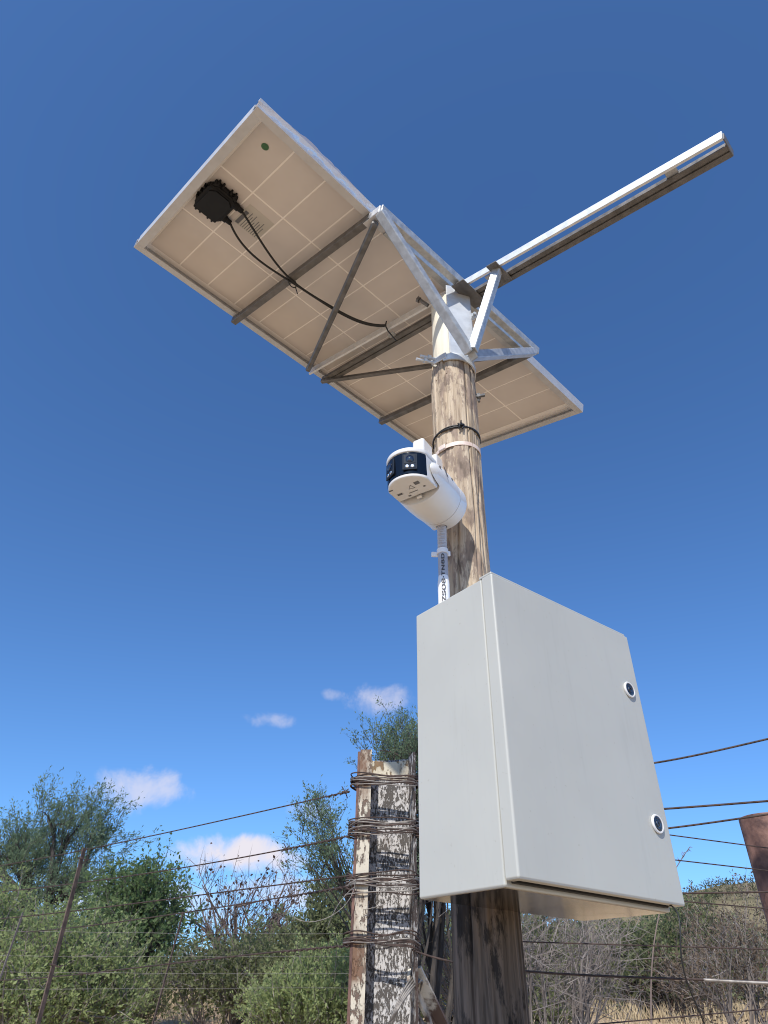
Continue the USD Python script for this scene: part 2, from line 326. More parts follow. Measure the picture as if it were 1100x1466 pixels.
mat('soil', {'g': ('geometry', {}), 'n': ('noise_texture', {'scale': .35, 'detail': 8.0, 'roughness': .6}), 'r': ('rgb_ramp', {'ramp': [(.3, (.38, .265, .165)), (.5, (.47, .34, .215)), (.7, (.53, .40, .26))]}),
    'n2': ('noise_texture', {'scale': 22.0, 'detail': 5.0}), 'x': ('mix', {'mix_type': 'overlay', 'fac': .45}), 'b': ('bump', {'strength': .6, 'distance': .03}), 'p': ('principled_bsdf', {'roughness': .95, 'specular_ior_level': .1})},
    [('g.position', 'n.vector'), ('g.position', 'n2.vector'), ('n.fac', 'r.fac'), ('r.color', 'x.color1'), ('n2.color', 'x.color2'), ('x.color', 'p.base_color'), ('n2.fac', 'b.height'), ('b.normal', 'p.normal')])
mat('hillside', {'g': ('geometry', {}), 'n': ('noise_texture', {'scale': .06, 'detail': 9.0, 'roughness': .65}), 'r': ('rgb_ramp', {'ramp': [(.3, (.10, .095, .05)), (.5, (.20, .165, .095)), (.7, (.27, .22, .135))]}), 'p': ('principled_bsdf', {'roughness': .95, 'specular_ior_level': .1})},
    [('g.position', 'n.vector'), ('n.fac', 'r.fac'), ('r.color', 'p.base_color')])

# ------------------------------------------------------------------ the ground and the hills
def sstep(a, b, x):
    t = np.clip((x - a) / (b - a), 0, 1); return t * t * (3 - 2 * t)
def ground_z(x, y):
    """Height relative to the eye."""
    x, y = np.asarray(x, float), np.asarray(y, float)
    d = np.hypot(x, y)
    h = -EYE + 1.42 * sstep(3.0, 15.0, y) + .021 * np.clip(y - 15, 0, 60)
    f = sstep(70, 200, y)
    hill = 33 * np.exp(-((x - 150) / 100) ** 2 - ((y - 250) / 120) ** 2) + 9 * np.exp(-((x + 60) / 260) ** 2 - ((y - 300) / 130) ** 2)
    h = h + hill * sstep(45, 190, y)
    p = np.stack([x, y, 0 * x], -1)
    h = h + (meshkit.noise(p * .55, 3) - .5) * .12 * sstep(4, 9, d) + (meshkit.noise(p * .035, 7) - .5) * 5 * f
    return h

rad = np.r_[np.linspace(0, 6, 9)[1:], np.linspace(6.5, 40, 90), np.geomspace(41, 150, 36)[0:]]
na = 220
ang = np.arange(na) * 2 * np.pi / na
def polar(rads, center):
    X = rads[:, None] * np.sin(ang); Y = rads[:, None] * np.cos(ang)
    v = np.stack([X, Y, ground_z(X, Y)], -1).reshape(-1, 3)
    i = np.arange(len(rads) - 1)[:, None] * na; j = np.arange(na)[None]; k = (j + 1) % na
    q = np.stack([i + j, i + na + j, i + na + k, i + k], -1).reshape(-1, 4)
    f = np.vstack([q[:, [0, 1, 2]], q[:, [0, 2, 3]]])
    if center:
        v = np.vstack([v, [0, 0, ground_z(0., 0.)]]); j = np.arange(na)
        f = np.vstack([f, np.stack([np.full(na, len(v) - 1), j, (j + 1) % na], 1)])
    return v, f[:, [0, 2, 1]]
obj('ground', polar(rad, True), 'soil', smooth=True, kind='structure')
obj('hills', polar(np.r_[rad[-1], np.geomspace(155, 2600, 60)], False), 'hillside', smooth=True, kind='structure')

# ------------------------------------------------------------------ foliage builders
def rand_unit(rng, n):
    v = rng.normal(size=(n, 3)); return v / np.linalg.norm(v, axis=1, keepdims=True)

def leaves(p, d, L, W, rng):
    """Diamond leaves with base p, direction d, length L, width W (arrays)."""
    n = len(p); s = np.cross(d, rand_unit(rng, n)); s /= np.linalg.norm(s, axis=1, keepdims=True) + 1e-9
    L = np.broadcast_to(L, n)[:, None]; W = np.broadcast_to(W, n)[:, None]
    v = np.stack([p, p + d * L * .5 + s * W * .5, p + d * L, p + d * L * .5 - s * W * .5], 1).reshape(-1, 3)
    i = np.arange(n)[:, None] * 4
    return v, np.vstack([i + [0, 1, 2], i + [0, 2, 3]])

def twigs(p0, p1, r, rng, bend=.12):
    """Slender two-piece twigs, three-sided, tapering to a point."""
    n = len(p0); d = p1 - p0; L = np.linalg.norm(d, axis=1, keepdims=True); t = d / (L + 1e-9)
    a = np.cross(t, rand_unit(rng, n)); a /= np.linalg.norm(a, axis=1, keepdims=True) + 1e-9; b = np.cross(t, a)
    mid = (p0 + p1) / 2 + a * L * rng.normal(0, bend, (n, 1)); r = np.broadcast_to(r, n)[:, None]
    ring = [(np.cos(k) * a + np.sin(k) * b) for k in (0, 2.094, 4.189)]
    v = np.stack([p0 + ring[k] * r for k in range(3)] + [mid + ring[k] * r * .65 for k in range(3)] + [p1], 1).reshape(-1, 3)
    i = np.arange(n)[:, None] * 7
    f = [i + q for q in ([0, 1, 4], [0, 4, 3], [1, 2, 5], [1, 5, 4], [2, 0, 3], [2, 3, 5], [3, 4, 6], [4, 5, 6], [5, 3, 6])]
    return v, np.vstack(f), mid

def bezier(a, b, c, n):
    t = np.linspace(0, 1, n)[:, None]; return (1 - t) ** 2 * a + 2 * t * (1 - t) * b + t * t * c

def kmeans(p, k, rng):
    c = p[rng.choice(len(p), k, replace=False)]
    for _ in range(8):
        l = ((p[:, None] - c[None]) ** 2).sum(-1).argmin(1)
        c = np.array([p[l == j].mean(0) if (l == j).any() else c[j] for j in range(k)])
    return c, l

def tree(name, label, cat, seed, base, lobes, clumps, per, leaf, twig_len, leafm, barkm, trunk_r, fork=.35, up=.5, group=None, clump_r=None, ntwig=10, limbs=None, twig_r=.005, spread=.8, shell=.55, jitter=.35):
    """A trunk forking into limbs and branches that end in clumps spread through the lobes (px, py, rx px, ry px, Y distance, depth m);
    each clump carries twigs, and the leaves sit on the twigs."""
    rng = np.random.default_rng(seed)
    L = []
    for px, py, rx, ry, Y, dep in lobes:
        c = atY(px, py, Y); k = Y / np.hypot(*ray(px, py)[:2]) ; s = np.linalg.norm(c) / FPX
        L.append((c, np.array([rx * s, dep, ry * s])))
    vol = np.array([np.prod(r) ** .72 for _, r in L]); pick = rng.choice(len(L), clumps, p=vol / vol.sum())
    q = rand_unit(rng, clumps) * rng.uniform(0, 1, (clumps, 1)) ** shell
    C = np.array([L[i][0] for i in pick]) + q * np.array([L[i][1] for i in pick])
    base = np.asarray(base, float); top = C[:, 2].max(); H = top - base[2]
    gz = ground_z(C[:, 0], C[:, 1]); C[:, 2] = np.maximum(C[:, 2], gz + .12)
    centre = C.mean(0)
    fork_p = base + V3((centre[0] - base[0]) * .3, (centre[1] - base[1]) * .3, H * fork)
    nl = limbs or max(3, clumps // 14); nl = min(nl, clumps)
    lc, lab = kmeans(C, nl, rng)
    parts = [tube(bezier(base + V3(0, 0, -.15), (base + fork_p) / 2 + rng.normal(0, .05 * H * .3, 3), fork_p, 8), np.linspace(trunk_r * 1.25, trunk_r * .85, 8), 9)] if fork > 0.02 else []
    fine = []
    for k in range(nl):
        a = (base + (fork_p - base) * rng.uniform(.6, 1)) if fork > .02 else base + rng.normal(0, .12, 3) * [1, 1, 0] - [0, 0, .1]
        mid = (a + lc[k]) / 2 + V3(0, 0, .05 * H) + rng.normal(0, .05 * H, 3)
        path = bezier(a, mid, lc[k], 9)
        r0 = trunk_r * (.62 if fork > .02 else .8) * rng.uniform(.7, 1.05)
        parts.append(tube(path, np.linspace(r0, r0 * .32, 9), 7))
        for c in C[lab == k]:
            o = path[rng.integers(3, 9)]
            m = (o + c) / 2 + rng.normal(0, .16, 3) * np.linalg.norm(c - o) * .6 + V3(0, 0, .06 * np.linalg.norm(c - o))
            parts.append(tube(bezier(o, m, c, 6), np.linspace(r0 * .34, twig_r * 1.2, 6), 5, cap=False))
    # twigs
    n = clumps * ntwig
    ci = np.repeat(np.arange(clumps), ntwig)
    outward = C - (centre - V3(0, 0, H * .3)); outward /= np.linalg.norm(outward, axis=1, keepdims=True) + 1e-9
    d = outward[ci] * .7 + V3(0, 0, up) + rand_unit(rng, n) * spread; d /= np.linalg.norm(d, axis=1, keepdims=True)
    p0 = C[ci] + rng.normal(0, clump_r or twig_len * .25, (n, 3)); p1 = p0 + d * twig_len * rng.uniform(.45, 1.25, (n, 1))
    tv, tf, mid = twigs(p0, p1, twig_r, rng); parts.append((tv, tf))
    sel = rng.random(n) < .8                                      # side twigs
    d2 = d[sel] * .5 + rand_unit(rng, sel.sum()) * .8 + V3(0, 0, up * .4); d2 /= np.linalg.norm(d2, axis=1, keepdims=True)
    q0 = mid[sel]; q1 = q0 + d2 * twig_len * rng.uniform(.25, .7, (len(q0), 1))
    tv, tf, _ = twigs(q0, q1, twig_r * .6, rng); parts.append((tv, tf))
    t = Thing(name, base, label, cat, group)
    obj('trunk', cat_meshes(parts), barkm, t, smooth=50)
    if per:
        A = np.vstack([p0, q0]); B = np.vstack([p1, q1]); D = np.vstack([d, d2]); per = max(1, int(per)); m = len(A) * per
        i = np.repeat(np.arange(len(A)), per); u = rng.uniform(.05, 1.05, (m, 1))
        P = A[i] + (B - A)[i] * u + rng.normal(0, twig_len * .05, (m, 3))
        dd = D[i] * .7 + rand_unit(rng, m) * jitter * 2; dd /= np.linalg.norm(dd, axis=1, keepdims=True)
        s = rng.uniform(.45, 1.7, m)
        obj('crown', leaves(P, dd, leaf[0] * s, leaf[1] * s, rng), leafm, t)
    return t

def gpt(px, Y, dz=0.0):
    """The ground point at distance Y that lies below the photograph's column px (near the bottom of the frame)."""
    x = atY(px, 1440, Y)[0]
    return V3(x, Y, float(ground_z(x, Y)) + dz)

# ------------------------------------------------------------------ wooden pole
AX = V3(.195, 1.360, 0)
def pole_section(z0, z1, rfun, seed, n=168, dz=.012, amp=.0035, ragged=0.0, cracks=0):
    rng = np.random.default_rng(seed)
    zs = np.arange(z0, z1 + 1e-6, dz); a = np.arange(n) * 2 * np.pi / n
    Zs, Aa = np.meshgrid(zs, a, indexing='ij')
    dirs = np.stack([np.cos(Aa), np.sin(Aa)], -1)
    P = np.concatenate([dirs * 2.2, (Zs * 1.1)[..., None]], -1)
    groove = np.concatenate([dirs * 9, (Zs * .55)[..., None]], -1)
    r = np.vectorize(rfun)(Zs) + (meshkit.fbm(P, 3, seed) - .5) * amp * 2 + (meshkit.noise(groove, seed + 1) - .5) * amp * .9
    for k in range(cracks):                                        # drying cracks wandering along the grain
        c0, zc, hl = rng.uniform(0, 2 * np.pi), rng.uniform(z0, z1), rng.uniform(.12, .5)
        wander = (meshkit.noise(np.stack([Zs[:, 0] * 5, 0 * Zs[:, 0] + k, 0 * Zs[:, 0]], -1), 40 + k) - .5) * .22
        da_ = (Aa - c0 - wander[:, None] + np.pi) % (2 * np.pi) - np.pi
        r = r - rng.uniform(.004, .009) * np.exp(-(da_ / .035) ** 2) * np.clip(1 - ((Zs - zc) / hl) ** 2, 0, 1) ** .5
    if ragged:
        up = (meshkit.noise(np.concatenate([dirs * 3.2, 0 * Zs[..., None]], -1), seed + 4) - .5) * ragged
        Zs = Zs + up * ((Zs - z0) / (z1 - z0)) ** 6
    v = np.concatenate([AX[:2] + dirs * r[..., None], Zs[..., None]], -1).reshape(-1, 3)
    m = len(zs); i = np.arange(m - 1)[:, None] * n; j = np.arange(n)[None]; k = (j + 1) % n
    q = np.stack([i + j, i + k, i + n + k, i + n + j], -1).reshape(-1, 4)
    f = np.vstack([q[:, [0, 1, 2]], q[:, [0, 2, 3]]])
    v = np.vstack([v, [*AX[:2], zs[-1]]]); j = np.arange(n)
    f = np.vstack([f, np.stack([np.full(n, len(v) - 1), (m - 1) * n + j, (m - 1) * n + (j + 1) % n], 1)])
    return v, f
POLE_TOP = 1.86
pole = Thing('wooden_pole', V3(AX[0], AX[1], -EYE), 'round weathered wooden pole carrying the solar panel, security camera and grey cabinet', 'pole')
prof = lambda z: float(np.interp(z, [-1.6, 0, .9, 1.15, 1.40, 1.52, 1.56], [.060, .0585, .0580, .0600, .0635, .0640, .0610]))
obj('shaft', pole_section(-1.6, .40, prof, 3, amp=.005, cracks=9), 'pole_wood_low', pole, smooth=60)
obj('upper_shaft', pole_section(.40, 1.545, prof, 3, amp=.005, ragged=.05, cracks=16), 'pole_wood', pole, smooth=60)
obj('pale_top', pole_section(1.50, POLE_TOP, lambda z: .0555, 8, amp=.0012), 'cut_wood', pole, smooth=60, label='cream bare top of the pole above the ragged wood')
# splinters and a broken knob where the bark breaks off
rng = np.random.default_rng(2)
sp = []
for k in range(9):
    a = -math.pi / 2 + rng.uniform(-1.5, 1.3); c = AX + V3(math.cos(a) * .061, math.sin(a) * .061, 1.53 + rng.uniform(-.03, .01))
    sp.append(tube([c - [0, 0, .03], c, c + V3(math.cos(a) * .003, math.sin(a) * .003, rng.uniform(.01, .03))], [.004, .0045, .0005], 5))
obj('splinter', cat_meshes(sp), 'pole_wood', pole)

def hoop(z, r, w, th, tilt=(0, 0), n=64):
    a = np.linspace(0, 2 * np.pi, n, endpoint=False); v = []
    for rr, dz in ((r, -w / 2), (r + th, -w / 2), (r + th, w / 2), (r, w / 2)):
        x, y = np.cos(a) * rr, np.sin(a) * rr
        v.append(np.stack([AX[0] + x, AX[1] + y, z + dz + tilt[0] * x + tilt[1] * y], 1))
    v = np.stack(v, 1).reshape(-1, 3); i = np.arange(n)[:, None] * 4; k = ((np.arange(n) + 1) % n)[:, None] * 4; f = []
    for s in range(4):
        e = (s + 1) % 4; f += [np.hstack([i + s, k + s, k + e]), np.hstack([i + s, k + e, i + e])]
    return v, np.vstack(f)[:, [0, 2, 1]]
zt = atD(655, 632, 1.305)[2]
st = Thing('tan_strap', AX + [0, 0, zt], 'flat tan metal strap round the pole that holds the white camera', 'strap')
obj('band', hoop(zt, prof(zt) + .0012, .0125, .0018, (.10, 0)), 'strap_tan', st, smooth=40)
obj('buckle', box(AX + V3(-.045, -.046, zt - .004), [unit([-.7, -.7, 0]), unit([.7, -.7, 0]), V3(0, 0, 1)], (.008, .022, .016)), 'strap_tan', st)
zt = atD(650, 607, 1.30)[2]
st = Thing('black_wire_tie', AX + [0, 0, zt], 'thin black wire tie knotted round the upper pole', 'wire tie')
a = np.linspace(0, 4 * np.pi, 110)
obj('loop', tube(np.stack([AX[0] + np.cos(a) * (prof(zt) + .003), AX[1] + np.sin(a) * (prof(zt) + .003), zt + .004 * np.cos(a) + .0022 * np.sin(a * 2.5) + .0028 * (a / 12 - .5)], 1), .0024, 6), 'rubber_cable', st, smooth=True)
kp = AX + V3(.004, -(prof(zt) + .007), zt)
obj('knot', cat_meshes([tube(spline([kp + V3(-.006, 0, .006), kp + V3(0, -.006, -.003), kp + V3(.007, 0, .004), kp + V3(.004, -.004, -.016)], 14), .0026, 6), tube(spline([kp + V3(.004, 0, .008), kp + V3(-.002, -.005, 0), kp + V3(-.005, -.002, -.014)], 10), .0022, 6), tube([kp + V3(0, -.002, 0), kp + V3(.001, -.010, .009)], .002, 6)]), 'rubber_cable', st, smooth=True)

# ------------------------------------------------------------------ grey cabinet
YAW = .6478
CW = V3(math.cos(YAW), math.sin(YAW), 0); CD = V3(-math.sin(YAW), math.cos(YAW), 0); UP = V3(0, 0, 1)
C0 = V3(.1965, 1.0341, .1472)                                     # lower front left corner, outside of the door
W_, H_, D_ = .402, .500, .214
cab = lambda w, d, h: C0 + CW * w + CD * d + UP * h
AXES = np.array([CW, CD, UP])
def rbox(c, size, r, axes=AXES, n=10):
    h = np.asarray(size, float) / 2 - r
    s = m3.Manifold.sphere(r, n * 4)
    parts = [s.translate((float(h[0] * i), float(h[1] * j), float(h[2] * k))) for i in (-1, 1) for j in (-1, 1) for k in (-1, 1)]
    v, f = arr(m3.Manifold.batch_hull(parts))
    return v @ np.asarray(axes) + c, f
cb = Thing('electrical_cabinet', cab(.2, .1, 0), 'large light grey steel cabinet with two round locks mounted on the wooden pole', 'cabinet')
DOOR = .024
obj('body', rbox(cab(W_ / 2, DOOR + .0045 + (D_ - DOOR - .0045) / 2, H_ / 2 - .003), (W_ - .004, D_ - DOOR - .0045, H_ - .002), .0035), 'cabinet_paint', cb, smooth=35)
obj('rain_lip', rbox(cab(W_ / 2, DOOR * .35 + .011, H_ - .0006), (W_ - .006, DOOR * 1.3, .0055), .002), 'cabinet_paint', cb, smooth=35)
# the door is a pan: a front sheet with returns, open towards the body
dm = lambda c, s: rbox(c, s, .0032)
def door_mesh():
    s = m3.Manifold.sphere(.0038, 40)
    def rb(x0, x1, y0, y1, z0, z1, r=.0038):
        return m3.Manifold.batch_hull([m3.Manifold.sphere(r, 40).translate((float(x), float(y), float(z))) for x in (x0 + r, x1 - r) for y in (y0 + r, y1 - r) for z in (z0 + r, z1 - r)])
    outer = rb(0, W_, 0, DOOR + .01, .005, H_ - .004)
    foot = m3.Manifold.cube((W_ - .030, 1, .05)).translate((.015, .0135, -.01))
    cutb = m3.Manifold.cube((1, 1, 1)).translate((-.2, DOOR, -.2))
    inner = m3.Manifold.cube((W_ - .004, 1, H_ - .013)).translate((.002, .002, .007))
    v, f = arr(outer - cutb - inner - foot)
    return v @ AXES + C0, f
obj('door', door_mesh(), 'cabinet_paint', cb, smooth=35)
obj('gasket', box(cab(W_ / 2, DOOR - .004, H_ / 2), AXES, (W_ - .012, .018, H_ - .030), .001), 'gasket', cb)
obj('door_shade_strip', box(cab(W_ / 2, DOOR + .0018, .007), AXES, (W_ - .03, .0065, .008), .001), 'gasket', cb)  # black strip added in place of the shade below the door edge
def on_plane(px, py, p, n):
    r = ray(px, py); return r * ((p @ n) / (r @ n))
for k, q in enumerate(((900, 988), (940, 1180))):
    c = on_plane(*q, C0, CD); out = -CD
    lk = obj('lock', revolve([(.0, .0005), (.0152, .0005), (.0158, .0030), (.0148, .0046), (.0128, .0046), (.0121, .0030), (0, .0030)], c, out, 40), 'white_plastic', cb, smooth=40, label='white ringed cam lock')
    obj('lock_core', revolve([(.0, .0032), (.0118, .0032), (.0118, .0042), (.0092, .0048), (.0084, .0040), (.0060, .0040), (.0054, .0054), (.0026, .0056), (.0024, .0035), (0, .0035)], c, out, 40), 'lock_core', lk, smooth=30)
    a = .5 + k * .9
    obj('key_slot', box(c + out * .0058, [unit(CW * math.cos(a) + UP * math.sin(a)), CD, unit(UP * math.cos(a) - CW * math.sin(a))], (.0075, .0012, .0018), .0003), 'gasket', lk)
obj('gland_plate', box(cab(W_ / 2, DOOR + .006 + (D_ - DOOR - .006) / 2, -.0017), AXES, (W_ - .012, D_ - DOOR - .016, .0022), .0006), 'bright_zinc', cb, label='shiny bare metal plate under the cabinet')
# wall brackets behind, against the pole
for z in (.11, .40):
    obj('mounting_strap', bar(cab(.05, D_ + .003, z), cab(.35, D_ + .003, z), .006, .03, UP), 'galvanised', cb)

# ------------------------------------------------------------------ solar panel
S = 2.072
_c = [(368.5, 152), (186, 350), (628, 660), (835, 590)]
_d = [ray(*q) for q in _c]
_t = np.linalg.solve(np.stack([-_d[1], _d[2], -_d[3]], 1), -_d[0])
P0 = _d[0] * S
LV = _d[3] * _t[2] * S - P0; SV = _d[1] * _t[0] * S - P0
LU = unit(LV); SU = unit(SV - LU * (SV @ LU)); PN = np.cross(SU, LU)
PN = -PN if PN[2] > 0 else PN                                     # PN points down, out of the back of the panel
PL, PW = np.linalg.norm(LV), np.linalg.norm(SV)
def pp(a, b, c=0.0):
    return P0 + LU * a + SU * b + PN * c
def pab(px, py, c=0.0):
    """The point seen at a pixel on the plane c below the panel's back."""
    r = ray(px, py); return r * (((P0 + PN * c) @ PN) / (r @ PN))
def pbox(a0, a1, b0, b1, c0, c1, bev=.0008):
    return box(pp((a0 + a1) / 2, (b0 + b1) / 2, (c0 + c1) / 2), np.array([LU, SU, PN]), (a1 - a0, b1 - b0, c1 - c0), bev)
FH = .036                                                          # frame height; its lower lip lies at c = 0, the glass at c = -FH
sp_ = Thing('solar_panel', pp(PL / 2, PW / 2, 0), 'large tilted solar panel seen from below with pale cell grid and black junction box', 'solar panel')
def frame(p0, p1, inward):
    """Hollow frame profile: outer wall with a lip turned inward at the bottom and a glass rebate on top."""
    poly = [(0, 0), (.026, 0), (.026, .0018), (.0018, .0018), (.0018, FH - .008), (.009, FH - .008), (.009, FH), (0, FH)]
    m = trimesh.creation.extrude_polygon(Polygon(poly), np.linalg.norm(p1 - p0), engine='earcut'); v = np.array(m.vertices); d = unit(p1 - p0)
    f = np.array(m.faces)
    if np.cross(inward, -PN) @ d < 0:
        f = f[:, ::-1]
    return p0 + v[:, :1] * inward - v[:, 1:2] * PN + v[:, 2:] * d, f
for p0, p1, i in ((pp(0, 0), pp(PL, 0), SU), (pp(0, PW), pp(PL, PW), -SU), (pp(0, .0265), pp(0, PW - .0265), LU), (pp(PL, .0265), pp(PL, PW - .0265), -LU)):
    obj('frame_rail', frame(p0, p1, i), 'aluminium', sp_)
obj('glass', pbox(.0022, PL - .0022, .0022, PW - .0022, -FH - .0006, -FH + .0045), 'panel_glass', sp_)
obj('backsheet', pbox(.0022, PL - .0022, .0022, PW - .0022, -FH + .005, -FH + .0072), 'backsheet', sp_)
NA, NB = 13, 3; a0, da, b0, db = .036, .1152, .0245, .2345
da = (PL - .05 - a0) / NA
for i in range(NA):
    for j in range(NB):
        ga, gb = .0024, .0033
        obj('cell', pbox(a0 + i * da + ga, a0 + (i + 1) * da - ga, b0 + j * db + gb, b0 + (j + 1) * db - gb, -FH + .0071, -FH + .0080, .0002), 'cell', sp_)
CB = -FH + .0081
# end ribbons showing as pale bars
for aa in (.020, PL - .034, PL - .022):
    obj('end_ribbon', pbox(aa, aa + .006, .06, PW - .06, CB - .0006, CB + .0004, .0002), 'backsheet', sp_)
# junction box
def octa(a0, a1, b0, b1, ch, c0, c1):
    pts = [(a0 + ch, b0), (a1 - ch, b0), (a1, b0 + ch), (a1, b1 - ch), (a1 - ch, b1), (a0 + ch, b1), (a0, b1 - ch), (a0, b0 + ch)]
    return arr(m3.Manifold.hull_points(np.array([pp(a, b, c) for c in (c0, c1) for a, b in pts])))
ribs = [pbox(a - .003, a + .003, b - .006, b + .006, CB, CB + .018, .001) for a in (.062, .077, .105, .120) for b in (.305, .441)] + [pbox(.036, .046, b - .003, b + .003, CB, CB + .018, .001) for b in (.35, .373, .396)]
jb = obj('junction_box', cat_meshes([octa(.043, .139, .310, .436, .022, CB, CB + .022), octa(.052, .130, .322, .424, .016, CB + .02, CB + .029)] + ribs + [pbox(.047, .135, .318, .428, CB, CB + .026, .006), pbox(.055, .128, .308, .438, CB, CB + .016, .003), pbox(.040, .142, .334, .412, CB, CB + .014, .003)]), 'black_plastic', sp_)
for k, (x, y) in enumerate(((.060, .312), (.122, .312), (.060, .434), (.122, .434))):
    obj('clip', pbox(x - .009, x + .009, y - .006, y + .006, CB, CB + .020, .002), 'black_plastic', jb)
for y in (.335, .405):
    obj('cable_gland', tube([pp(.13, y, CB + .010), pp(.150, y, CB + .010), pp(.151, y, CB + .010), pp(.166, y, CB + .010)], [.0115, .0115, .009, .008], 12), 'black_plastic', jb, smooth=40)
# rating label with print, and the small green quality sticker
lb = obj('rating_label', pbox(.168, .262, .300, .400, CB, CB + .0004, .0001), 'sticker_label', sp_)
prn = [pbox(.173, .186, .330, .396, CB + .0005, CB + .0008, .0001)]
rng = np.random.default_rng(4)
for k in range(8):
    x = .193 + k * .0078
    prn.append(pbox(x, x + .0022, .396 - rng.uniform(.045, .075), .396, CB + .0005, CB + .0008, .0001))
obj('print', cat_meshes(prn), 'print_grey', lb)
obj('green_sticker', revolve([(0, .0010), (.011, .0010), (.011, .0), (0, 0)], pp(.087, .101, CB), PN, 24), 'sticker_green', sp_)
# leads from the junction box, tied to the rails
CR = .020
tie1, tie2 = pab(417, 402, .028), pab(552, 466, .040)
lead_end = pab(612, 440, .03)
def lead(y, off, mid):
    a = pp(.164, y, CB + .010)
    pts = [a, pab(*mid, .012), tie1 + SU * off, pab(470 + off * 150, 437 + off * 300, .030), pab(512 + off * 150, 459 + off * 300, .034), tie2 + SU * off]
    return spline(pts, 70)
obj('lead', tube(lead(.335, -.004, (378, 352)), .0036, 7), 'rubber_cable', sp_, smooth=True)
obj('lead', tube(lead(.405, .004, (358, 361)), .0036, 7), 'rubber_cable', sp_, smooth=True)
def tie(c, r, n, tail):
    a = np.linspace(0, 2 * np.pi, 22); x = unit(np.cross(n, [.2, .3, .9])); y = np.cross(n, x)
    return cat_meshes([tube([c + (x * math.cos(t) + y * math.sin(t)) * r for t in a], .0018, 5), tube([c + x * r, c + x * r + tail], .0018, 5)])
obj('cable_tie', tie(pab(419, 405, .030), .016, SU, PN * .02 + LU * .015), 'rubber_cable', sp_)
obj('cable_tie', cat_meshes([tube([tie2, pab(556, 474, .044), pab(568, 488, .044)], .0026, 5), tube([tie2, tie2 - PN * .02], .0026, 5)]), 'rubber_cable', sp_)
# plastic protective film still on the near edge
rng = np.random.default_rng(9); na_, nb_ = 90, 6
u = np.linspace(-.004, .46, na_); v = []
for i, x in enumerate(u):
    w = np.interp(x, [0, .05, .16, .26, .38, .46], [.004, .014, .024, .022, .016, .006])
    for j in range(nb_):
        t = j / (nb_ - 1)
        p = meshkit.noise(V3(x * 34, t * 2.6, 1.5), 2) - .5
        v.append(pp(x, -.0035 - .016 * abs(p) - .010 * t * t, -.0015 - w * t))
v = np.array(v); i = np.arange(na_ - 1)[:, None] * nb_; j = np.arange(nb_ - 1)[None]
q = np.stack([i + j, i + j + 1, i + nb_ + j + 1, i + nb_ + j], -1).reshape(-1, 4)
obj('plastic_film', (v, np.vstack([q[:, [0, 1, 2]], q[:, [0, 2, 3]]])), 'plastic_film', sp_, smooth=True, label='loose clear plastic film on the near edge of the panel')

# ------------------------------------------------------------------ steel mounting frame
mf = Thing('panel_mounting_frame', V3(AX[0], AX[1], 1.6), 'galvanised steel frame and long double arm clamped to the pole top under the solar panel', 'frame')
CM = .018
def lip_channel(p0, p1, w, h):
    """Cold formed channel with lips and a ribbed underside, open upward."""
    t = .0025; x = w / 2
    lw = min(.009, h * .5)
    poly = [(-x, 0), (-x * .2, 0), (-x * .2, .004), (x * .1, .004), (x * .1, 0), (x, 0), (x, h), (-x, h)]
    return prism(poly, p0, p1, -PN)
arm0, arm1 = pab(443, 536, .034), pab(1035, 199, .034)
arm2, arm3 = pab(463, 545, .034), pab(1043, 213, .034)
dA = LU
off = lambda P: P
obj('arm_channel', prism([(-.004, 0), (.004, 0), (.004, .026), (-.004, .026)], arm0, arm1, -PN), 'sunlit_galvanised', mf)
obj('arm_channel', lip_channel(arm2 + LU * .008, arm3 + LU * .008, .036, .013), 'shaded_steel', mf)
obj('arm_end_plate', bar(arm1 + SU * -.002 - PN * .010, arm3 - SU * .002 - PN * .008 + LU * .024, .003, .022, PN), 'shaded_steel', mf)
for q in ((962, 247), (703, 397), (562, 480)):
    c = pab(*q, .026); obj('spacer', box(c, np.array([LU, SU, PN]), (.026, .030, .006), .002), 'galvanised', mf)
def angle_iron(p0, p1, w, up, t=.004):
    return prism([(0, 0), (w, 0), (w, t), (t, t), (t, w), (0, w)], p0, p1, up)
for q0, q1 in (((335, 460), (533, 311)), ((545, 604), (764, 503))):
    obj('cross_rail', bar(pab(*q0, .013), pab(*q1, .013), .022, .024, PN), 'shaded_steel', mf)
cl, crn = pab(547, 303, .013), pab(766, 502, .013)
obj('edge_rail', bar(cl, crn, .025, .026, PN, ext=.010), 'galvanised', mf)
obj('edge_angle', angle_iron(pab(556, 330, .004), pab(758, 508, .004), .024, -PN), 'galvanised', mf)
obj('rail_end', bar(pab(526, 319, .012), pab(547, 303, .012), .027, .028, PN, ext=.003), 'aluminium', mf)
obj('diagonal_brace', bar(pab(441, 530, .038), pab(538, 318, .038), .020, .020, PN, .006), 'shaded_steel', mf)
obj('diagonal_brace', bar(pab(460, 546, .040), pab(762, 503, .032), .017, .018, PN, .004), 'shaded_steel', mf)
K = atD(672, 503, 1.288)
def brace(p1, w, shift=V3(0, 0, 0), up=UP):
    return bar(K + shift, p1, w, w, up, .002, ext=.004)
obj('support_brace', brace(pab(546, 306, .038), .027), 'galvanised', mf)
obj('support_brace', brace(pab(763, 504, .034), .026, V3(.012, .01, -.006)), 'galvanised', mf)
obj('support_brace', brace(pab(712, 388, .040), .026, V3(.010, -.004, .004), V3(-.37, -.93, .1)), 'galvanised', mf)
obj('gusset_plate', box(pab(715, 390, .040), np.array([LU, SU, PN]), (.085, .036, .005), .001), 'shaded_steel', mf)
obj('gusset_plate', box(pab(672, 421, .040), np.array([LU, SU, PN]), (.12, .050, .005), .001), 'shaded_steel', mf)
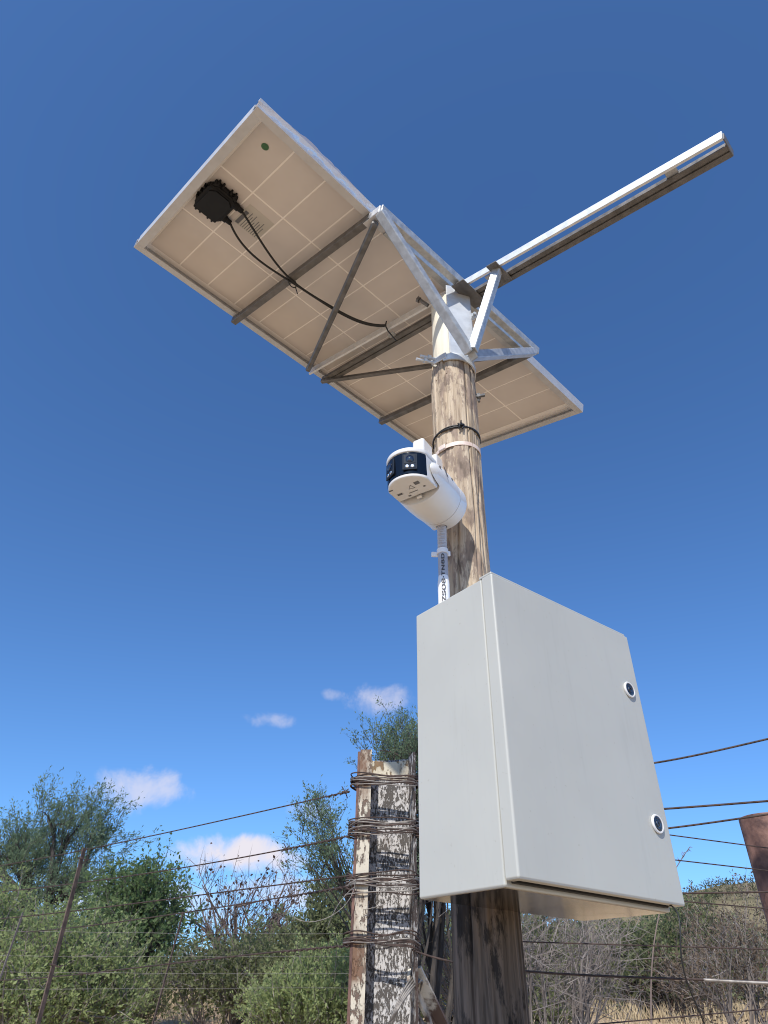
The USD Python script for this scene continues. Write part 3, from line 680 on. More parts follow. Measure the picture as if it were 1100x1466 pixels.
# clamp: bent plate up the pole's face, collar, bolts
pf = unit(V3(.22, -.975, 0)); px_ = np.cross(UP, pf) * 1.0
zc0, zc1 = atD(660, 506, 1.30)[2], 1.885
pc = AX + pf * .0600 + V3(.012, 0, 0)
obj('clamp_plate', box(pc + UP * ((zc0 + zc1) / 2 + .008), [px_, pf, UP], (.078, .006, zc1 - zc0 - .01), .001), 'zinc_plate', mf)
obj('clamp_plate', box(pc + px_ * .0395 - pf * .026 + UP * ((zc0 + zc1) / 2 + .008), [px_, pf, UP], (.005, .050, zc1 - zc0 - .012), .001), 'zinc_plate', mf)
def arc_band(z, r, w, th, a0, a1, n=34):
    a = np.linspace(a0, a1, n); v = []
    for rr, dz in ((r, -w / 2), (r + th, -w / 2), (r + th, w / 2), (r, w / 2)):
        v.append(np.stack([AX[0] + np.cos(a) * rr, AX[1] + np.sin(a) * rr, np.full(n, z + dz)], 1))
    v = np.stack(v, 1).reshape(-1, 3); i = np.arange(n - 1)[:, None] * 4; f = []
    for s in range(4):
        e = (s + 1) % 4; f += [np.hstack([i + s, i + 4 + s, i + 4 + e]), np.hstack([i + s, i + 4 + e, i + e])]
    f += [np.array([[0, 1, 2], [0, 2, 3]]), np.array([[3, 2, 1], [3, 1, 0]]) + (n - 1) * 4]
    return v, np.vstack(f)
obj('clamp_collar', arc_band(zc0 - .002, .0665, .026, .004, math.radians(-118), math.radians(60)), 'zinc_plate', mf, smooth=30)
bc = AX + V3(-.058, -.040, zc0 + .004)
obj('clamp_ear', box(bc + V3(.014, -.012, 0), [unit([.8, -.6, 0]), unit([.6, .8, 0]), UP], (.05, .005, .024), .001), 'zinc_plate', mf)
for dz, dx in ((.006, 0.0), (-.008, -.012)):
    p = bc + V3(dx - .006, -.010, dz)
    bo = obj('clamp_bolt', tube([p + V3(-.035, -.012, -.006), p + V3(.030, .012, .003)], .0042, 8), 'zinc_plate', mf, smooth=40)
    obj('nut', revolve([(0, 0), (.0085, 0), (.0085, .008), (0, .008)], p + V3(-.012, -.004, -.002), unit(V3(.065, .024, .009)), 6), 'zinc_plate', bo)
# two rusty bolts: one above left of the pole, one on the right below the clamp
p = pab(607, 433, .05)
obj('bolt', cat_meshes([tube([p + V3(-.012, 0, .012), p + V3(.014, .004, -.010)], .007, 6), revolve([(0, 0), (.011, 0), (.011, .008), (0, .008)], p + V3(-.014, 0, .012), V3(-.6, 0, .5), 6)]), 'shaded_steel', mf)
p = AX + V3(.066, -.012, atD(684, 552, 1.33)[2])
obj('bolt', cat_meshes([tube([p + V3(-.01, 0, 0), p + V3(.022, -.004, .004)], .006, 6), revolve([(0, 0), (.011, 0), (.011, .009), (0, .009)], p, V3(1, -.2, .2), 6), tube([p + V3(.002, 0, -.012), p + V3(.004, -.004, -.024)], .004, 5)]), 'shaded_steel', mf)
p = atD(678, 453, 1.30)
obj('bolt', cat_meshes([tube([p - pf * .01, p + pf * .014], .0055, 8), revolve([(0, 0), (.0095, 0), (.0095, .007), (0, .007)], p, pf, 6)]), 'galvanised', mf)

# ------------------------------------------------------------------ security camera
FD = unit(V3(-.56, -.83, -.07)); RD = unit(V3(.83, -.56, 0)); UD = np.cross(RD, FD)   # facing direction, its right hand (towards the viewer's right), its top
UD = UD if UD[2] > 0 else -UD
CC = atD(628, 719, 1.240)                                          # centre of the base ring
RS = .058
sc = Thing('security_camera', CC, 'white twin lens security camera with dark curved visor strapped to the pole', 'camera')
loc = lambda f, r, u: CC + FD * f + RD * r + UD * u
LOC = np.array([RD, FD, UD])                                       # local x right, y forward, z up
def to_world(m):
    v, f = arr(m); return v @ LOC + CC, (f[:, ::-1] if np.linalg.det(LOC) < 0 else f)
def bullet(prof, n=72):
    cs = m3.CrossSection([np.array(prof, float)])
    return cs.revolve(n).rotate((-90, 0, 0))                       # the outline's second coordinate becomes +y (forward)
# shell lying along the facing direction: round behind, wider arms in front, hollowed for the head
pts = []
for f_, rx_, ut, ub in ((0, RS, RS, RS), (.02, RS + .0025, RS + .002, RS + .001), (.045, .0625, .060, .0585), (.07, .0630, .058, .0560), (.09, .0630, .053, .0510), (.108, .0620, .046, .043), (.121, .0590, .036, .033), (.129, .0535, .024, .020), (.132, .0480, .012, .010)):
    for t in np.linspace(0, 2 * np.pi, 64, endpoint=False):
        pts.append((rx_ * math.cos(t), f_, (ut if math.sin(t) > 0 else ub) * math.sin(t)))
shell = m3.Manifold.hull_points(np.array(pts))
HWS = .0520
slot = m3.Manifold.batch_hull([m3.Manifold.sphere(.005, 24).translate((float(x), float(y), float(z))) for x in (-HWS + .005, HWS - .005) for y in (.0935, .3) for z in (-.3, .3)])
obj('shell', to_world(shell - slot), 'white_plastic', sc, smooth=35)
ring = bullet([(0, -.042), (RS - .012, -.042), (RS - .004, -.038), (RS - .001, -.030), (RS, -.0014), (0, -.0014)])
hole = m3.Manifold.cylinder(.05, .0125, .0125, 40).translate((-.006, -.019, -RS - .02))
obj('base_ring', to_world(ring - hole), 'white_plastic', sc, smooth=35)
# the head: a half round housing
def d_poly(hw, back, bulge, n=30, r=.004):
    pts = [(-hw, -back), (hw, -back)]
    x = np.linspace(hw, -hw, n)
    rad_ = (hw * hw + bulge * bulge) / (2 * bulge)
    pts += [(a, math.sqrt(max(rad_ * rad_ - a * a, 0)) - (rad_ - bulge)) for a in x]
    return [np.array(pts, float)]
def d_prism(hw, back, bulge, z0, z1, bev=.004):
    a = m3.CrossSection(d_poly(hw, back, bulge))
    lo = a.offset(-bev, m3.JoinType.Round, 2, 24); parts = [lo.extrude(z1 - z0).translate((0, 0, z0)), a.extrude(z1 - z0 - 2 * bev).translate((0, 0, z0 + bev))]
    mid = a.offset(-bev * .3, m3.JoinType.Round, 2, 24).extrude(z1 - z0 - bev * .6).translate((0, 0, z0 + bev * .3))
    return m3.Manifold.batch_hull(parts + [mid])
HC = .139                                                          # chord of the head, forward of the ring's centre
hw = .0492
hz0, hz1 = -.036, .036
head = d_prism(hw, .043, .034, hz0, hz1).translate((0, HC, 0))
h = obj('head', to_world(head), 'white_plastic', sc, smooth=35)
vis = (d_prism(hw + .0012, .012, .0355, hz0 + .0055, hz1 - .0075, .003).translate((0, HC, 0)) - m3.Manifold.cube((.3, .3, .3)).translate((-.15, HC - .3 + .002, -.1)))
obj('visor', to_world(vis), 'visor', h, smooth=30)
brow = d_prism(hw + .0016, .043, .0375, hz1 - .0075, hz1 + .004, .003).translate((0, HC, 0))
obj('brow', to_world(brow), 'white_plastic', h, smooth=35)
# lens windows on the visor: one facing each side
rad_ = (hw * hw + .0355 ** 2) / (2 * .0355)
for s in (1, -1):
    t = s * math.asin(.0245 / rad_); yc = HC + .0355 - rad_
    nrm = FD * math.cos(t) + RD * math.sin(t); tan = RD * math.cos(t) - FD * math.sin(t)
    c = loc(yc + (rad_ + .0004) * math.cos(t), (rad_ + .0004) * math.sin(t), .003)
    win = obj('lens_window', box(c - UP * .003, [tan, nrm, UP], (.032, .0030, .043), .001), 'lens_frame', h)
    obj('lens_panel', box(c + nrm * .0016 + UP * .004, [tan, nrm, UP], (.025, .0010, .024), .0004), 'visor', win)
    obj('lens', revolve([(.0088, .0), (.0090, .0016), (.0078, .0020), (.0074, .0010), (.0058, .0022), (.003, .0030), (0, .0033)], c + nrm * .0020 + UP * .004, nrm, 32), 'lens_glass', win, smooth=40)
    obj('light_strip', box(c + nrm * .0013 - UP * .0165, [tan, nrm, UP], (.025, .0016, .0095), .0004), 'lens_frame', win)
    for k in (-1, 1):
        obj('lamp', revolve([(0, .0012), (.0030, .0012), (.0042, .0), (.0036, -.0004)], c + nrm * .0022 - UP * .0160 + tan * k * .0056, nrm, 16), 'chrome', win, smooth=40)
# underside: speaker grille, reset hatch, screws and small print
under = []
for (x, y, w, d_) in ((.022, .020, .012, .010), (-.040, .030, .010, .003), (-.015, -.035, .006, .004), (.030, -.012, .005, .004), (-.03, -.004, .014, .0012), (-.03, -.0075, .011, .0012), (-.03, -.011, .014, .0012), (.0, -.02, .022, .0014)):
    under.append(box(loc(HC - .012 + y * .6, x, hz0 - .0004), LOC, (w, d_, .0012), .0002))
obj('underside_print', cat_meshes(under), 'print_grey', h)
tri = [tube([loc(HC - .006 + .008 * math.cos(q) - .002, .004 + .008 * math.sin(q), hz0 - .0004) for q in (0.2, 2.29, 4.39, 6.48)], .0007, 4)]
obj('warning_mark', cat_meshes(tri), 'print_grey', h)
obj('hinge_pin', revolve([(0, -.006), (.0045, -.006), (.0045, .006), (0, .006)], loc(.0945, .004, hz0 - .004), RD, 16), 'chrome', h, smooth=40)
# screw holes and lettering on the shell's right flank
def on_shell(f, ang_):
    """A point on the right flank: f forward of the ring, ang_ above the horizontal."""
    o = loc(f, 0, 0); d = RD * math.cos(ang_) + UD * math.sin(ang_)
    rr = math.hypot(np.interp(f, [0, .02, .045, .07, .09, .108], [RS, .0605, .0625, .064, .064, .0625]) * math.cos(ang_), np.interp(f, [0, .02, .045, .07, .09, .108], [RS, .060, .060, .058, .053, .046]) * math.sin(ang_))
    return o + d * rr, d
for f_, a_ in ((.100, .22), (.045, .22)):
    c, nrm = on_shell(f_, a_)
    obj('screw', revolve([(0, .0004), (.0022, .0004), (.0024, .0012), (.0034, .0012), (.0038, .0), (.0038, -.002)], c, nrm, 18), 'print_grey', sc, smooth=40)
c, nrm = on_shell(.074, .24)
tm = meshkit.text_mesh('HIKVISION', .0042, .0008, bold=True); v = np.array(tm.vertices); v[:, 0] -= v[:, 0].mean()
ydir = unit(FD - nrm * (FD @ nrm)); xdir = np.cross(ydir, nrm)
obj('lettering', (c + nrm * .0004 + v[:, :1] * xdir + v[:, 1:2] * ydir + v[:, 2:] * nrm, tm.faces), 'print_dark', sc)
# junction box that carries the camera, strapped to the pole's left
mb = atD(605, 636, 1.30)
BX = np.array([unit(RD * [1, 1, 0]), unit(FD * [1, 1, 0]), UP])
obj('mount_box', rbox(mb + V3(0, 0, -.085), (.034, .050, .170), .007, BX), 'white_plastic', sc, smooth=35)
obj('mount_arm', rbox(mb + V3(.034, .034, -.070), (.040, .055, .085), .006, BX), 'white_plastic', sc, smooth=35)
obj('back_plate', rbox(loc(-.050, -.012, .004), (.074, .022, .078), .008, BX), 'white_plastic', sc, smooth=35)

# ------------------------------------------------------------------ conduit from the camera into the cabinet
b0_ = loc(-.019, -.006, -RS + .006)
zt, zb = b0_[2], cab(0, 0, H_)[2] - .004
cx, cy = b0_[0], b0_[1]
cd = Thing('conduit', V3(cx, cy, zb), 'grey printed conduit running from the security camera down into the grey cabinet', 'conduit')
zm = atD(631, 790, math.hypot(cx, cy))[2]
zs = np.arange(zt, zm, -.0011)
lean = lambda z: V3(cx + (zt - z) * -.006, cy, z)
obj('corrugated_hose', tube([lean(z) for z in zs], .0100 + .0011 * np.sin(np.arange(len(zs)) * 2 * np.pi / 4.4), 20), 'pvc_grey', cd, smooth=60)
obj('pipe', tube([lean(z) for z in np.linspace(zm + .006, zb, 8)], .0108, 20), 'pvc_grey', cd, smooth=50)
zl = atD(632, 826, math.hypot(cx, cy))[2]
obj('white_sleeve', tube([lean(z) for z in np.linspace(zl, zb - .004, 8)], np.r_[.0110, np.full(7, .0128)], 20), 'pvc_white', cd, smooth=50)
obj('saddle_clip', cat_meshes([tube([lean(z) for z in np.linspace(zm + .0045, zm - .0075, 4)], .0128, 20), box(lean(zm - .004) + V3(-.014, .006, 0), np.eye(3), (.022, .006, .012), .002), box(lean(zm - .001) + V3(.012, .006, 0), np.eye(3), (.012, .006, .012), .002)]), 'pvc_white', cd, smooth=40)
vd = unit(-lean(zm) * [1, 1, 0]); xr = np.cross(UP, vd) * -1.0
tm = meshkit.text_mesh('ZSO8·TN8D', .0064, .001, bold=True); v = np.array(tm.vertices)
z0 = zb + .055; Ltxt = (zm - .012) - z0
k = Ltxt / v[:, 0].max()
bendx = v[:, 1] - .0032
hz = z0 + v[:, 0] * k
rr = .0112 + v[:, 2] + np.where(hz < zl, .0021, 0)
side = np.cross(vd, UP)
angb = bendx / .0112
obj('lettering', (np.array([lean(z) for z in hz]) + vd * (rr * np.cos(angb))[:, None] + side * (rr * np.sin(angb))[:, None], tm.faces), 'print_dark', cd)

# thin wire hanging from the cabinet's corner
hw0 = cab(.383, .05, .0)
obj('hanging_wire', tube(spline([hw0 + UP * .01, atD(974, 1330, 1.33), atD(976, 1370, 1.33), atD(984, 1406, 1.34), atD(998, 1440, 1.36), atD(1012, 1478, 1.38)], 50), .0013, 6), 'rubber_cable', None, smooth=True,
    label='thin dark loose wire hanging from the lower right corner of the grey cabinet', cat='wire')

# ------------------------------------------------------------------ old steel fence post (a trough section) and its wire bindings
FY = 2.0                                                           # the fence's corner stands at this distance
fp = atY(548, 1420, FY); FX = fp[0] - .002
ztop = atY(548, 1076, FY)[2]
fpost = Thing('fence_post', V3(FX, FY + .03, -EYE), 'old steel trough fence post with flaking white paint wrapped in wire', 'post')
def column(poly, z0, z1, top=None, dx=0.0, n=2):
    """Vertical extrusion of a plan outline, its upper end shaped by top(x)."""
    m = trimesh.creation.extrude_polygon(Polygon(poly), 1.0, engine='earcut')
    v = np.array(m.vertices); t = v[:, 2].copy()
    z = np.where(t > .5, z1 + (np.array([top(a) for a in v[:, 0]]) if top else 0), z0)
    return np.stack([FX + v[:, 0] + dx * (1 - t), FY + v[:, 1], z], 1), np.array(m.faces)
hwp = .0745
gz0 = float(ground_z(FX, FY)) - .1
x0, x1 = -hwp, hwp
# plan outlines: x across, y away from the viewer
webx = np.linspace(x0 + .030, x1 - .002, 12)
web = [(a, .058 + .004 * math.cos((a) / hwp * 1.5)) for a in webx] + [(a, .066 + .004 * math.cos(a / hwp * 1.5)) for a in webx[::-1]]
obj('web', column(web, gz0, ztop, lambda a: -.002 - .010 * (1 - (a / hwp) ** 2)), 'flaked_white', fpost, label='white flaked web between the two flanges')
obj('left_lip', column([(x0, 0), (x0 + .034, -.004), (x0 + .034, .004), (x0 + .006, .008), (x0 + .006, .062), (x0, .062)], gz0, ztop, lambda a: .004), 'flaked_cream', fpost, label='cream and rust left flange')
obj('flange', column([(x1 + .006, -.006), (x1 + .012, -.002), (x1 + .001, .066), (x1 - .007, .064)], gz0, ztop, lambda a: 0.0, dx=.008), 'flaked_rust', fpost)
obj('rust_edge', column([(x0 - .0075, .004), (x0 - .0005, .0005), (x0 - .0005, .05), (x0 - .0075, .05)], gz0, ztop, lambda a: -.001), 'rusted_pipe', fpost)
obj('bare_top', column([(a, .0565 + .004 * math.cos(a / hwp * 1.5)) for a in webx] + [(a, .0577 + .004 * math.cos(a / hwp * 1.5)) for a in webx[::-1]], ztop - .062, ztop - .0008, lambda a: -.002 - .010 * (1 - (a / hwp) ** 2)), 'flaked_top', fpost, label='yellowed rusty band at the top of the post')

def post_loop(z, rng, slack=.006, r=.0019, tilt=0.0, back=.07):
    """One turn of wire round the post, taut over the front lips."""
    pts = [(x0 - .012, .05), (x0 - .012, -.002), (x0 + .008, -.009), (0, -.010 - slack * .3), (x1 + .008, -.012), (x1 + .017, -.002), (x1 + .012, .05), (x1 - .01, back + .004), (x0 + .01, back + .004), (x0 - .012, .05)]
    P = [V3(FX + a, FY + b, z + tilt * a + rng.normal(0, slack * .45)) for a, b in pts]; P[-1] = P[0]
    return tube(spline(P, 60), r, 5)
def binding(label, zs_, seed, n, spread, tails=()):
    rng = np.random.default_rng(seed); zm_ = float(np.mean(zs_))
    t = Thing('wire_binding', V3(FX, FY, zm_), label, 'wire')
    for k in range(n):
        obj('turn', post_loop(zm_ + rng.uniform(-spread, spread), rng, tilt=rng.normal(0, .05)), 'wire_grey' if rng.random() < .2 else 'wire_rust', t, smooth=True)
    for q in tails:
        obj('tail', tube(spline(q, 24), .0009, 5), 'wire_grey', t, smooth=True)
zz = lambda py: atY(545, py, FY - .01)[2]
binding('topmost rusty wire binding round the steel fence post, just below its top', [zz(1117)], 21, 12, 0.016)
binding('second wire binding from the top of the steel fence post', [zz(1186)], 22, 12, 0.023)
binding('third wire binding, loose and wide, below the middle of the steel fence post', [zz(1266)], 23, 13, 0.025,
        tails=([V3(FX + x1, FY - .012, zz(1262)), V3(FX + .02, FY - .02, zz(1290)), V3(FX - .05, FY - .015, zz(1303))],
               [V3(FX + x0, FY - .010, zz(1262)), V3(FX - .10, FY - .03, zz(1300)), V3(FX - .17, FY - .02, zz(1322)), V3(FX - .23, FY, zz(1315))],
               [V3(FX + x0, FY - .010, zz(1270)), V3(FX - .10, FY - .02, zz(1285)), V3(FX - .14, FY - .01, zz(1330))]))
binding('lowest tight wire binding round the steel fence post', [zz(1345)], 24, 8, .015)

# diagonal strut behind the post, tied to it with heavy wire
s0, s1 = atY(590, 1398, FY + .05), atY(665, 1490, FY + .35)
stt = Thing('fence_strut', s1, 'old painted angle iron strut leaning against the foot of the steel fence post', 'strut')
obj('strut_bar', angle_iron(s0 + V3(-.01, 0, .015), s1 + V3(.25, .3, -.5), .036, V3(-.5, -1, .3), .008), 'strut_paint', stt)
obj('foot_plate', box(atY(592, 1470, FY + .10), [unit([.8, 0, .6]), V3(0, 1, 0), unit([-.6, 0, .8])], (.055, .03, .055), .006), 'strut_paint', stt)
tb = Thing('strut_binding', atY(575, 1430, FY), 'thick slanting wire loops tying the strut to the foot of the steel post', 'wire')
for k in range(4):
    a, b = atY(563 + k * 2.2, 1452 - k * 2, FY - .03), atY(590 + k * 4.2, 1400 + k * 1.5, FY + .02)
    obj('turn', tube(spline([a + V3(.0, .06, -.004), a, (a + b) / 2 + V3(-.002, -.006, .004), b, b + V3(.004, .05, -.01), a + V3(.05, .10, -.02)], 30), .0026, 6), 'wire_grey', tb, smooth=True)
tb2 = [atY(558, 1478, FY - .03), atY(563, 1452, FY - .03)]

# ------------------------------------------------------------------ fence wires
def wire(name, pts, r, m, label, twist=None, group=None, n=60, barbs=()):
    """A fence wire through 3-D points; twist = (from, to) fractions where a second strand is wound round it; barbs at fractions."""
    c = spline(pts, n)
    t = Thing(name, c[0], label, 'wire', group)
    obj('strand', tube(c, r, 6), m, t, smooth=True)
    if twist:
        u = np.linspace(*twist, 200); s = np.stack([np.interp(u, np.linspace(0, 1, n), c[:, k]) for k in range(3)], 1)
        d = unit(s[-1] - s[0]); a = unit(np.cross(d, [0, .3, 1])); b = np.cross(d, a); L = np.linalg.norm(s[-1] - s[0]); ph = L / .028 * 2 * np.pi * (u - twist[0]) / (twist[1] - twist[0])
        amp = r * 1.55
        obj('winding', tube(s + (np.cos(ph)[:, None] * a + np.sin(ph)[:, None] * b) * amp, r * .8, 5), m if m != 'wire_rust' else 'wire_rust', t, smooth=True)
    for f_ in barbs:
        p = np.array([np.interp(f_, np.linspace(0, 1, n), c[:, k]) for k in range(3)])
        obj('barb', cat_meshes([tube([p + V3(-.008, 0, .016), p + V3(.003, -.004, 0), p + V3(.010, 0, -.016)], r * .8, 5), tube([p + V3(.012, 0, .010), p + V3(-.003, .004, 0), p + V3(-.012, 0, -.008)], r * .8, 5), tube([p - V3(.007, 0, 0), p + V3(.007, 0, 0)], r * 2, 6)]), m, t, smooth=True)
    return t
zl_ = lambda py: atY(500, py, FY)[2]
LW = [((500, 1133), (330, 1172), (155, 1210), 'uppermost left fence wire, from the steel post to the top of the rusty dropper', (.0, .10), (.02,)),
      ((500, 1197), (340, 1229), (180, 1255), 'second left fence wire, twisted near the steel post and crossing the white cloud', (.0, .30), (.30,)),
      ((500, 1254), (330, 1276), (134, 1301), 'third left fence wire from the top, smooth and sagging in front of the bare tree', None, ()),
      ((500, 1269), (360, 1292), (200, 1316), 'fourth left fence wire with twisted end, just below the smooth one', (.0, .32), (.32,)),
      ((500, 1354), (330, 1370), (159, 1390), 'lowest left fence wire with a pale twisted end at the steel post', (.0, .30), ())]
for (q0, q1, q2, lab, tw, bb) in LW:
    z = zl_(q0[1]); p2 = atZ(*q2, z) if q2[1] < 1380 else atY(*q2, 2.85)
    p0 = atY(*q0, FY); p1 = atY(*q1, np.interp(.5, [0, 1], [p0[1], p2[1]]) * .985)
    far = p2 + (p2 - p1) * 1.6 + V3(0, 0, .02)
    wire('fence_wire', [p0, p1, p2, far], .0019, 'wire_rust', lab, twist=(tw[0] * .42, tw[1] * .42) if tw else None, barbs=[b * .42 for b in bb])
# to the right of the corner, coming towards the viewer
zr = lambda py: atY(590, py, FY)[2]
RW = [((590, 1119), (770, 1108), (940, 1092), (1100, 1058), 'uppermost right fence wire with a barb, rising to the edge of the picture', .0023, (.62,), 1.58),
      ((590, 1187), (770, 1170), (955, 1158), (1100, 1147), 'second right fence wire, thick and dark, coming from behind the cabinet', .0025, (), 1.66),
      ((590, 1196), (770, 1200), (965, 1185), (1100, 1166), 'third right fence wire, rising and passing over the top of the rusty pipe post', .0022, (), 1.62),
      ((590, 1266), (770, 1277), (985, 1279), (1110, 1277), 'level right fence wire crossing the skyline of the hill', .0019, (), 1.75),
      ((590, 1360), (652, 1378), (755, 1391), (1010, 1403), 'lowest right fence wire, pale at its far end, behind the wooden pole', .0023, (), 1.78)]
for a, b, c, d, lab, r, bb, ye in RW:
    ys = np.interp([0, .35, .7, 1], [0, 1], [FY, ye])
    P = [atY(*q, y) for q, y in zip((a, b, c, d), ys)]
    P.append(P[-1] + (P[-1] - P[-2]) * .7)
    t = wire('fence_wire', P, r, 'wire_rust', lab, barbs=[f * .75 for f in bb])
    if d[1] > 1400:
        p, q = atY(1008, 1403, 1.78), atY(1140, 1409, 1.70)
        obj('winding', tube(spline([p, (p + q) / 2 + V3(0, 0, -.001), q], 30), .0032, 7), 'wire_grey', t, smooth=True)
# thinner wires going away to the pipe post
for (a, b, lab) in (((940, 1193), (1120, 1217), 'upper thin fence wire falling to the rusty pipe post and stapled across it'), ((955, 1230), (1120, 1249), 'second thin fence wire falling towards the rusty pipe post'),
                    ((960, 1289), (1120, 1303), 'third thin fence wire falling in front of the hill'), ((700, 1347), (1120, 1360), 'thin straight fence wire below the cabinet, in front of the bare grey bush'), ((840, 1468), (1120, 1443), 'lowest thin fence wire in front of the dry grass, rising to the right')):
    P = [atY(*a, 2.02), atY((a[0] + b[0]) / 2, (a[1] + b[1]) / 2, 2.06), atY(*b, 2.10)]
    wire('thin_fence_wire', P, .0016, 'wire_rust', lab)

# rusted pipe post at the right edge
pt = atY(1097, 1171, 2.20)
pip = Thing('pipe_post', V3(pt[0], pt[1], -EYE), 'rusted round steel pipe post at the right edge of the picture', 'post')
rp = .078
zs = np.linspace(-EYE - .1, pt[2], 60); a = np.arange(48) * 2 * np.pi / 48
obj('pipe', revolve([(rp, -EYE - .1)] + [(rp, z) for z in np.linspace(-EYE, pt[2] - .003, 20)] + [(rp - .0015, pt[2])] + [(rp - .005, pt[2]), (rp - .0065, pt[2] - .004), (rp - .0065, pt[2] - .35)], V3(pt[0], pt[1], 0), UP, 56), 'rusted_pipe', pip, smooth=40)
wl = pt + V3(-.02, -rp - .004, -.14)
obj('wire_staple', tube(spline([wl + V3(.02, .0, .05), wl + V3(-.012, -.004, -.02), wl + V3(-.018, 0, -.10), wl + V3(-.010, 0, -.2)], 20), .0018, 5), 'wire_rust', pip, smooth=True)

# droppers of this fence and of the second fence further back
def dropper(px0, py0, px1, py1, Y, r, label, m='dropper_rust', notch=True):
    p0, p1 = atY(px0, py0, Y), atY(px1, py1, Y)
    base = V3(p0[0] + (p1[0] - p0[0]) * .2, Y, float(ground_z(p0[0], Y)) - .05)
    p1 = p0 + (p1 - p0) * ((base[2] - p0[2]) / (p1[2] - p0[2]))
    t = Thing('fence_dropper', p1, label, 'post')
    obj('rod', angle_iron(p1, p0, r * 2, V3(-.5, -1, 0), r * .55), m, t)
    if notch:
        for f_ in np.linspace(.12, .98, 6):
            c = p1 + (p0 - p1) * f_
            obj('wire_tie', tube([c + V3(-.02, -.012, .004), c + V3(.0, -.018, .002), c + V3(.018, -.012, -.004), c + V3(.026, 0, .002)], .0025, 5), 'wire_rust', t)
dropper(124, 1215, 58, 1466, 2.93, .0085, 'thin rusty steel dropper leaning at the left, tied to the fence wires')
dropper(34, 1308, 2, 1400, 4.9, .006, 'thin pale dropper at the far left edge among the bushes', 'twig_grey', False)
dropper(264, 1306, 246, 1372, 5.2, .0065, 'thin dark dropper standing up against the sky left of the bare tree', 'dropper_rust', False)
for k, (ya, yb) in enumerate(((1332, 1337), (1368, 1370), (1391, 1394), (1416, 1415))):
    lab = ('highest', 'second', 'third', 'lowest')[k] + ' pale level wire of the fence behind, crossing in front of the left bushes'
    wire('back_fence_wire', [atY(-60, ya, 4.9), atY(150, (ya + yb) / 2 + .6, 5.05), atY(330, yb, 5.2), atY(520, yb, 5.35)], .0009, 'wire_grey', lab)

# ------------------------------------------------------------------ trees and bushes
tree('acacia_tree', 'tall fine leaved acacia tree at the left edge rising above the bushes', 'tree', 101, gpt(62, 12.5),
     [(112, 1176, 44, 11, 12.3, 0.9), (84, 1204, 54, 10, 12.5, 1.1), (140, 1208, 34, 9, 12.4, 0.7), (118, 1238, 48, 9, 12.6, 1.0), (146, 1261, 24, 12, 12.4, 0.6), (95, 1284, 50, 9, 12.6, 1.0), (20, 1221, 44, 14, 12.7, 1.1), (30, 1258, 50, 12, 12.6, 1.2), (10, 1301, 44, 12, 12.6, 1.0), (-45, 1241, 44, 40, 12.6, 1.3)],
     118, 30, (.044, .013), .50, 'leaf_acacia', 'bark_dark', .13, fork=.36, up=.42, clump_r=.11, ntwig=8, limbs=11, twig_r=.0045, spread=.6, jitter=.3)
tree('bushy_tree', 'dark green bushy tree with dense leaves left of the bare tree', 'tree', 102, gpt(160, 10.5),
     [(165, 1350, 50, 58, 10.5, 1.2), (190, 1298, 42, 38, 10.5, 1.1), (140, 1400, 45, 40, 10.4, 1.1), (224, 1282, 16, 20, 10.4, .5), (205, 1375, 34, 40, 10.5, .9), (240, 1330, 10, 14, 10.4, .3)],
     165, 13, (.040, .021), .32, 'leaf_green', 'bark_dark', .12, fork=.22, up=.35, clump_r=.13, ntwig=10, limbs=10)
tree('pale_bush', 'pale yellow green bush low at the left, behind the thin dropper', 'bush', 103, gpt(75, 7.6),
     [(80, 1385, 70, 42, 7.6, 1.0), (40, 1430, 80, 40, 7.4, 1.0), (120, 1425, 50, 42, 7.5, 0.8), (8, 1335, 34, 34, 7.8, 0.7), (85, 1470, 80, 30, 7.4, 0.8)],
     200, 17, (.026, .014), .24, 'leaf_light', 'bark_grey', .04, fork=0, up=.35, clump_r=.09, ntwig=10, limbs=16)
tree('bare_tree', 'bare tree with purplish twigs and a few brown leaves under the white cloud', 'tree', 104, gpt(330, 12.0),
     [(310, 1300, 50, 38, 12.0, 1.0), (385, 1315, 46, 46, 12.0, 1.0), (340, 1350, 70, 30, 12.0, 1.2), (275, 1345, 34, 34, 12.0, .8)],
     72, 1.0, (.05, .03), .55, 'leaf_brown', 'twig_brown', .10, fork=.22, up=.45, clump_r=.10, ntwig=6, limbs=8, twig_r=.006, spread=.9)
tree('olive_bush', 'olive bush with dull leaves in front of the bare tree', 'bush', 105, gpt(330, 10.0),
     [(310, 1412, 62, 30, 10.0, 0.9), (380, 1417, 55, 36, 10.0, 0.9), (350, 1384, 40, 18, 10.1, 0.7)],
     110, 11, (.036, .020), .26, 'leaf_olive', 'twig_grey', .04, fork=0, up=.4, clump_r=.12, ntwig=9, limbs=12, twig_r=.004)
tree('dark_bush', 'dense olive green bush just left of the steel fence post', 'bush', 106, gpt(470, 9.0),
     [(462, 1350, 42, 42, 9.0, 0.9), (490, 1340, 34, 36, 9.0, 0.8), (430, 1395, 46, 40, 9.0, 0.8), (480, 1410, 44, 40, 8.9, 0.8), (560, 1410, 50, 50, 9.0, 0.8)],
     150, 14, (.032, .018), .25, 'leaf_olive', 'bark_dark', .05, fork=0, up=.4, clump_r=.10, ntwig=10, limbs=12, twig_r=.004)
tree('light_shrub', 'bright yellow green shrub low beside the foot of the steel post', 'bush', 107, gpt(455, 6.4),
     [(455, 1440, 46, 28, 6.4, .5), (490, 1420, 24, 30, 6.4, .4), (400, 1455, 40, 18, 6.4, .5), (470, 1475, 60, 20, 6.3, .5)],
     120, 18, (.022, .011), .20, 'leaf_light', 'bark_grey', .02, fork=0, up=.6, clump_r=.07, ntwig=9, limbs=14, twig_r=.003)
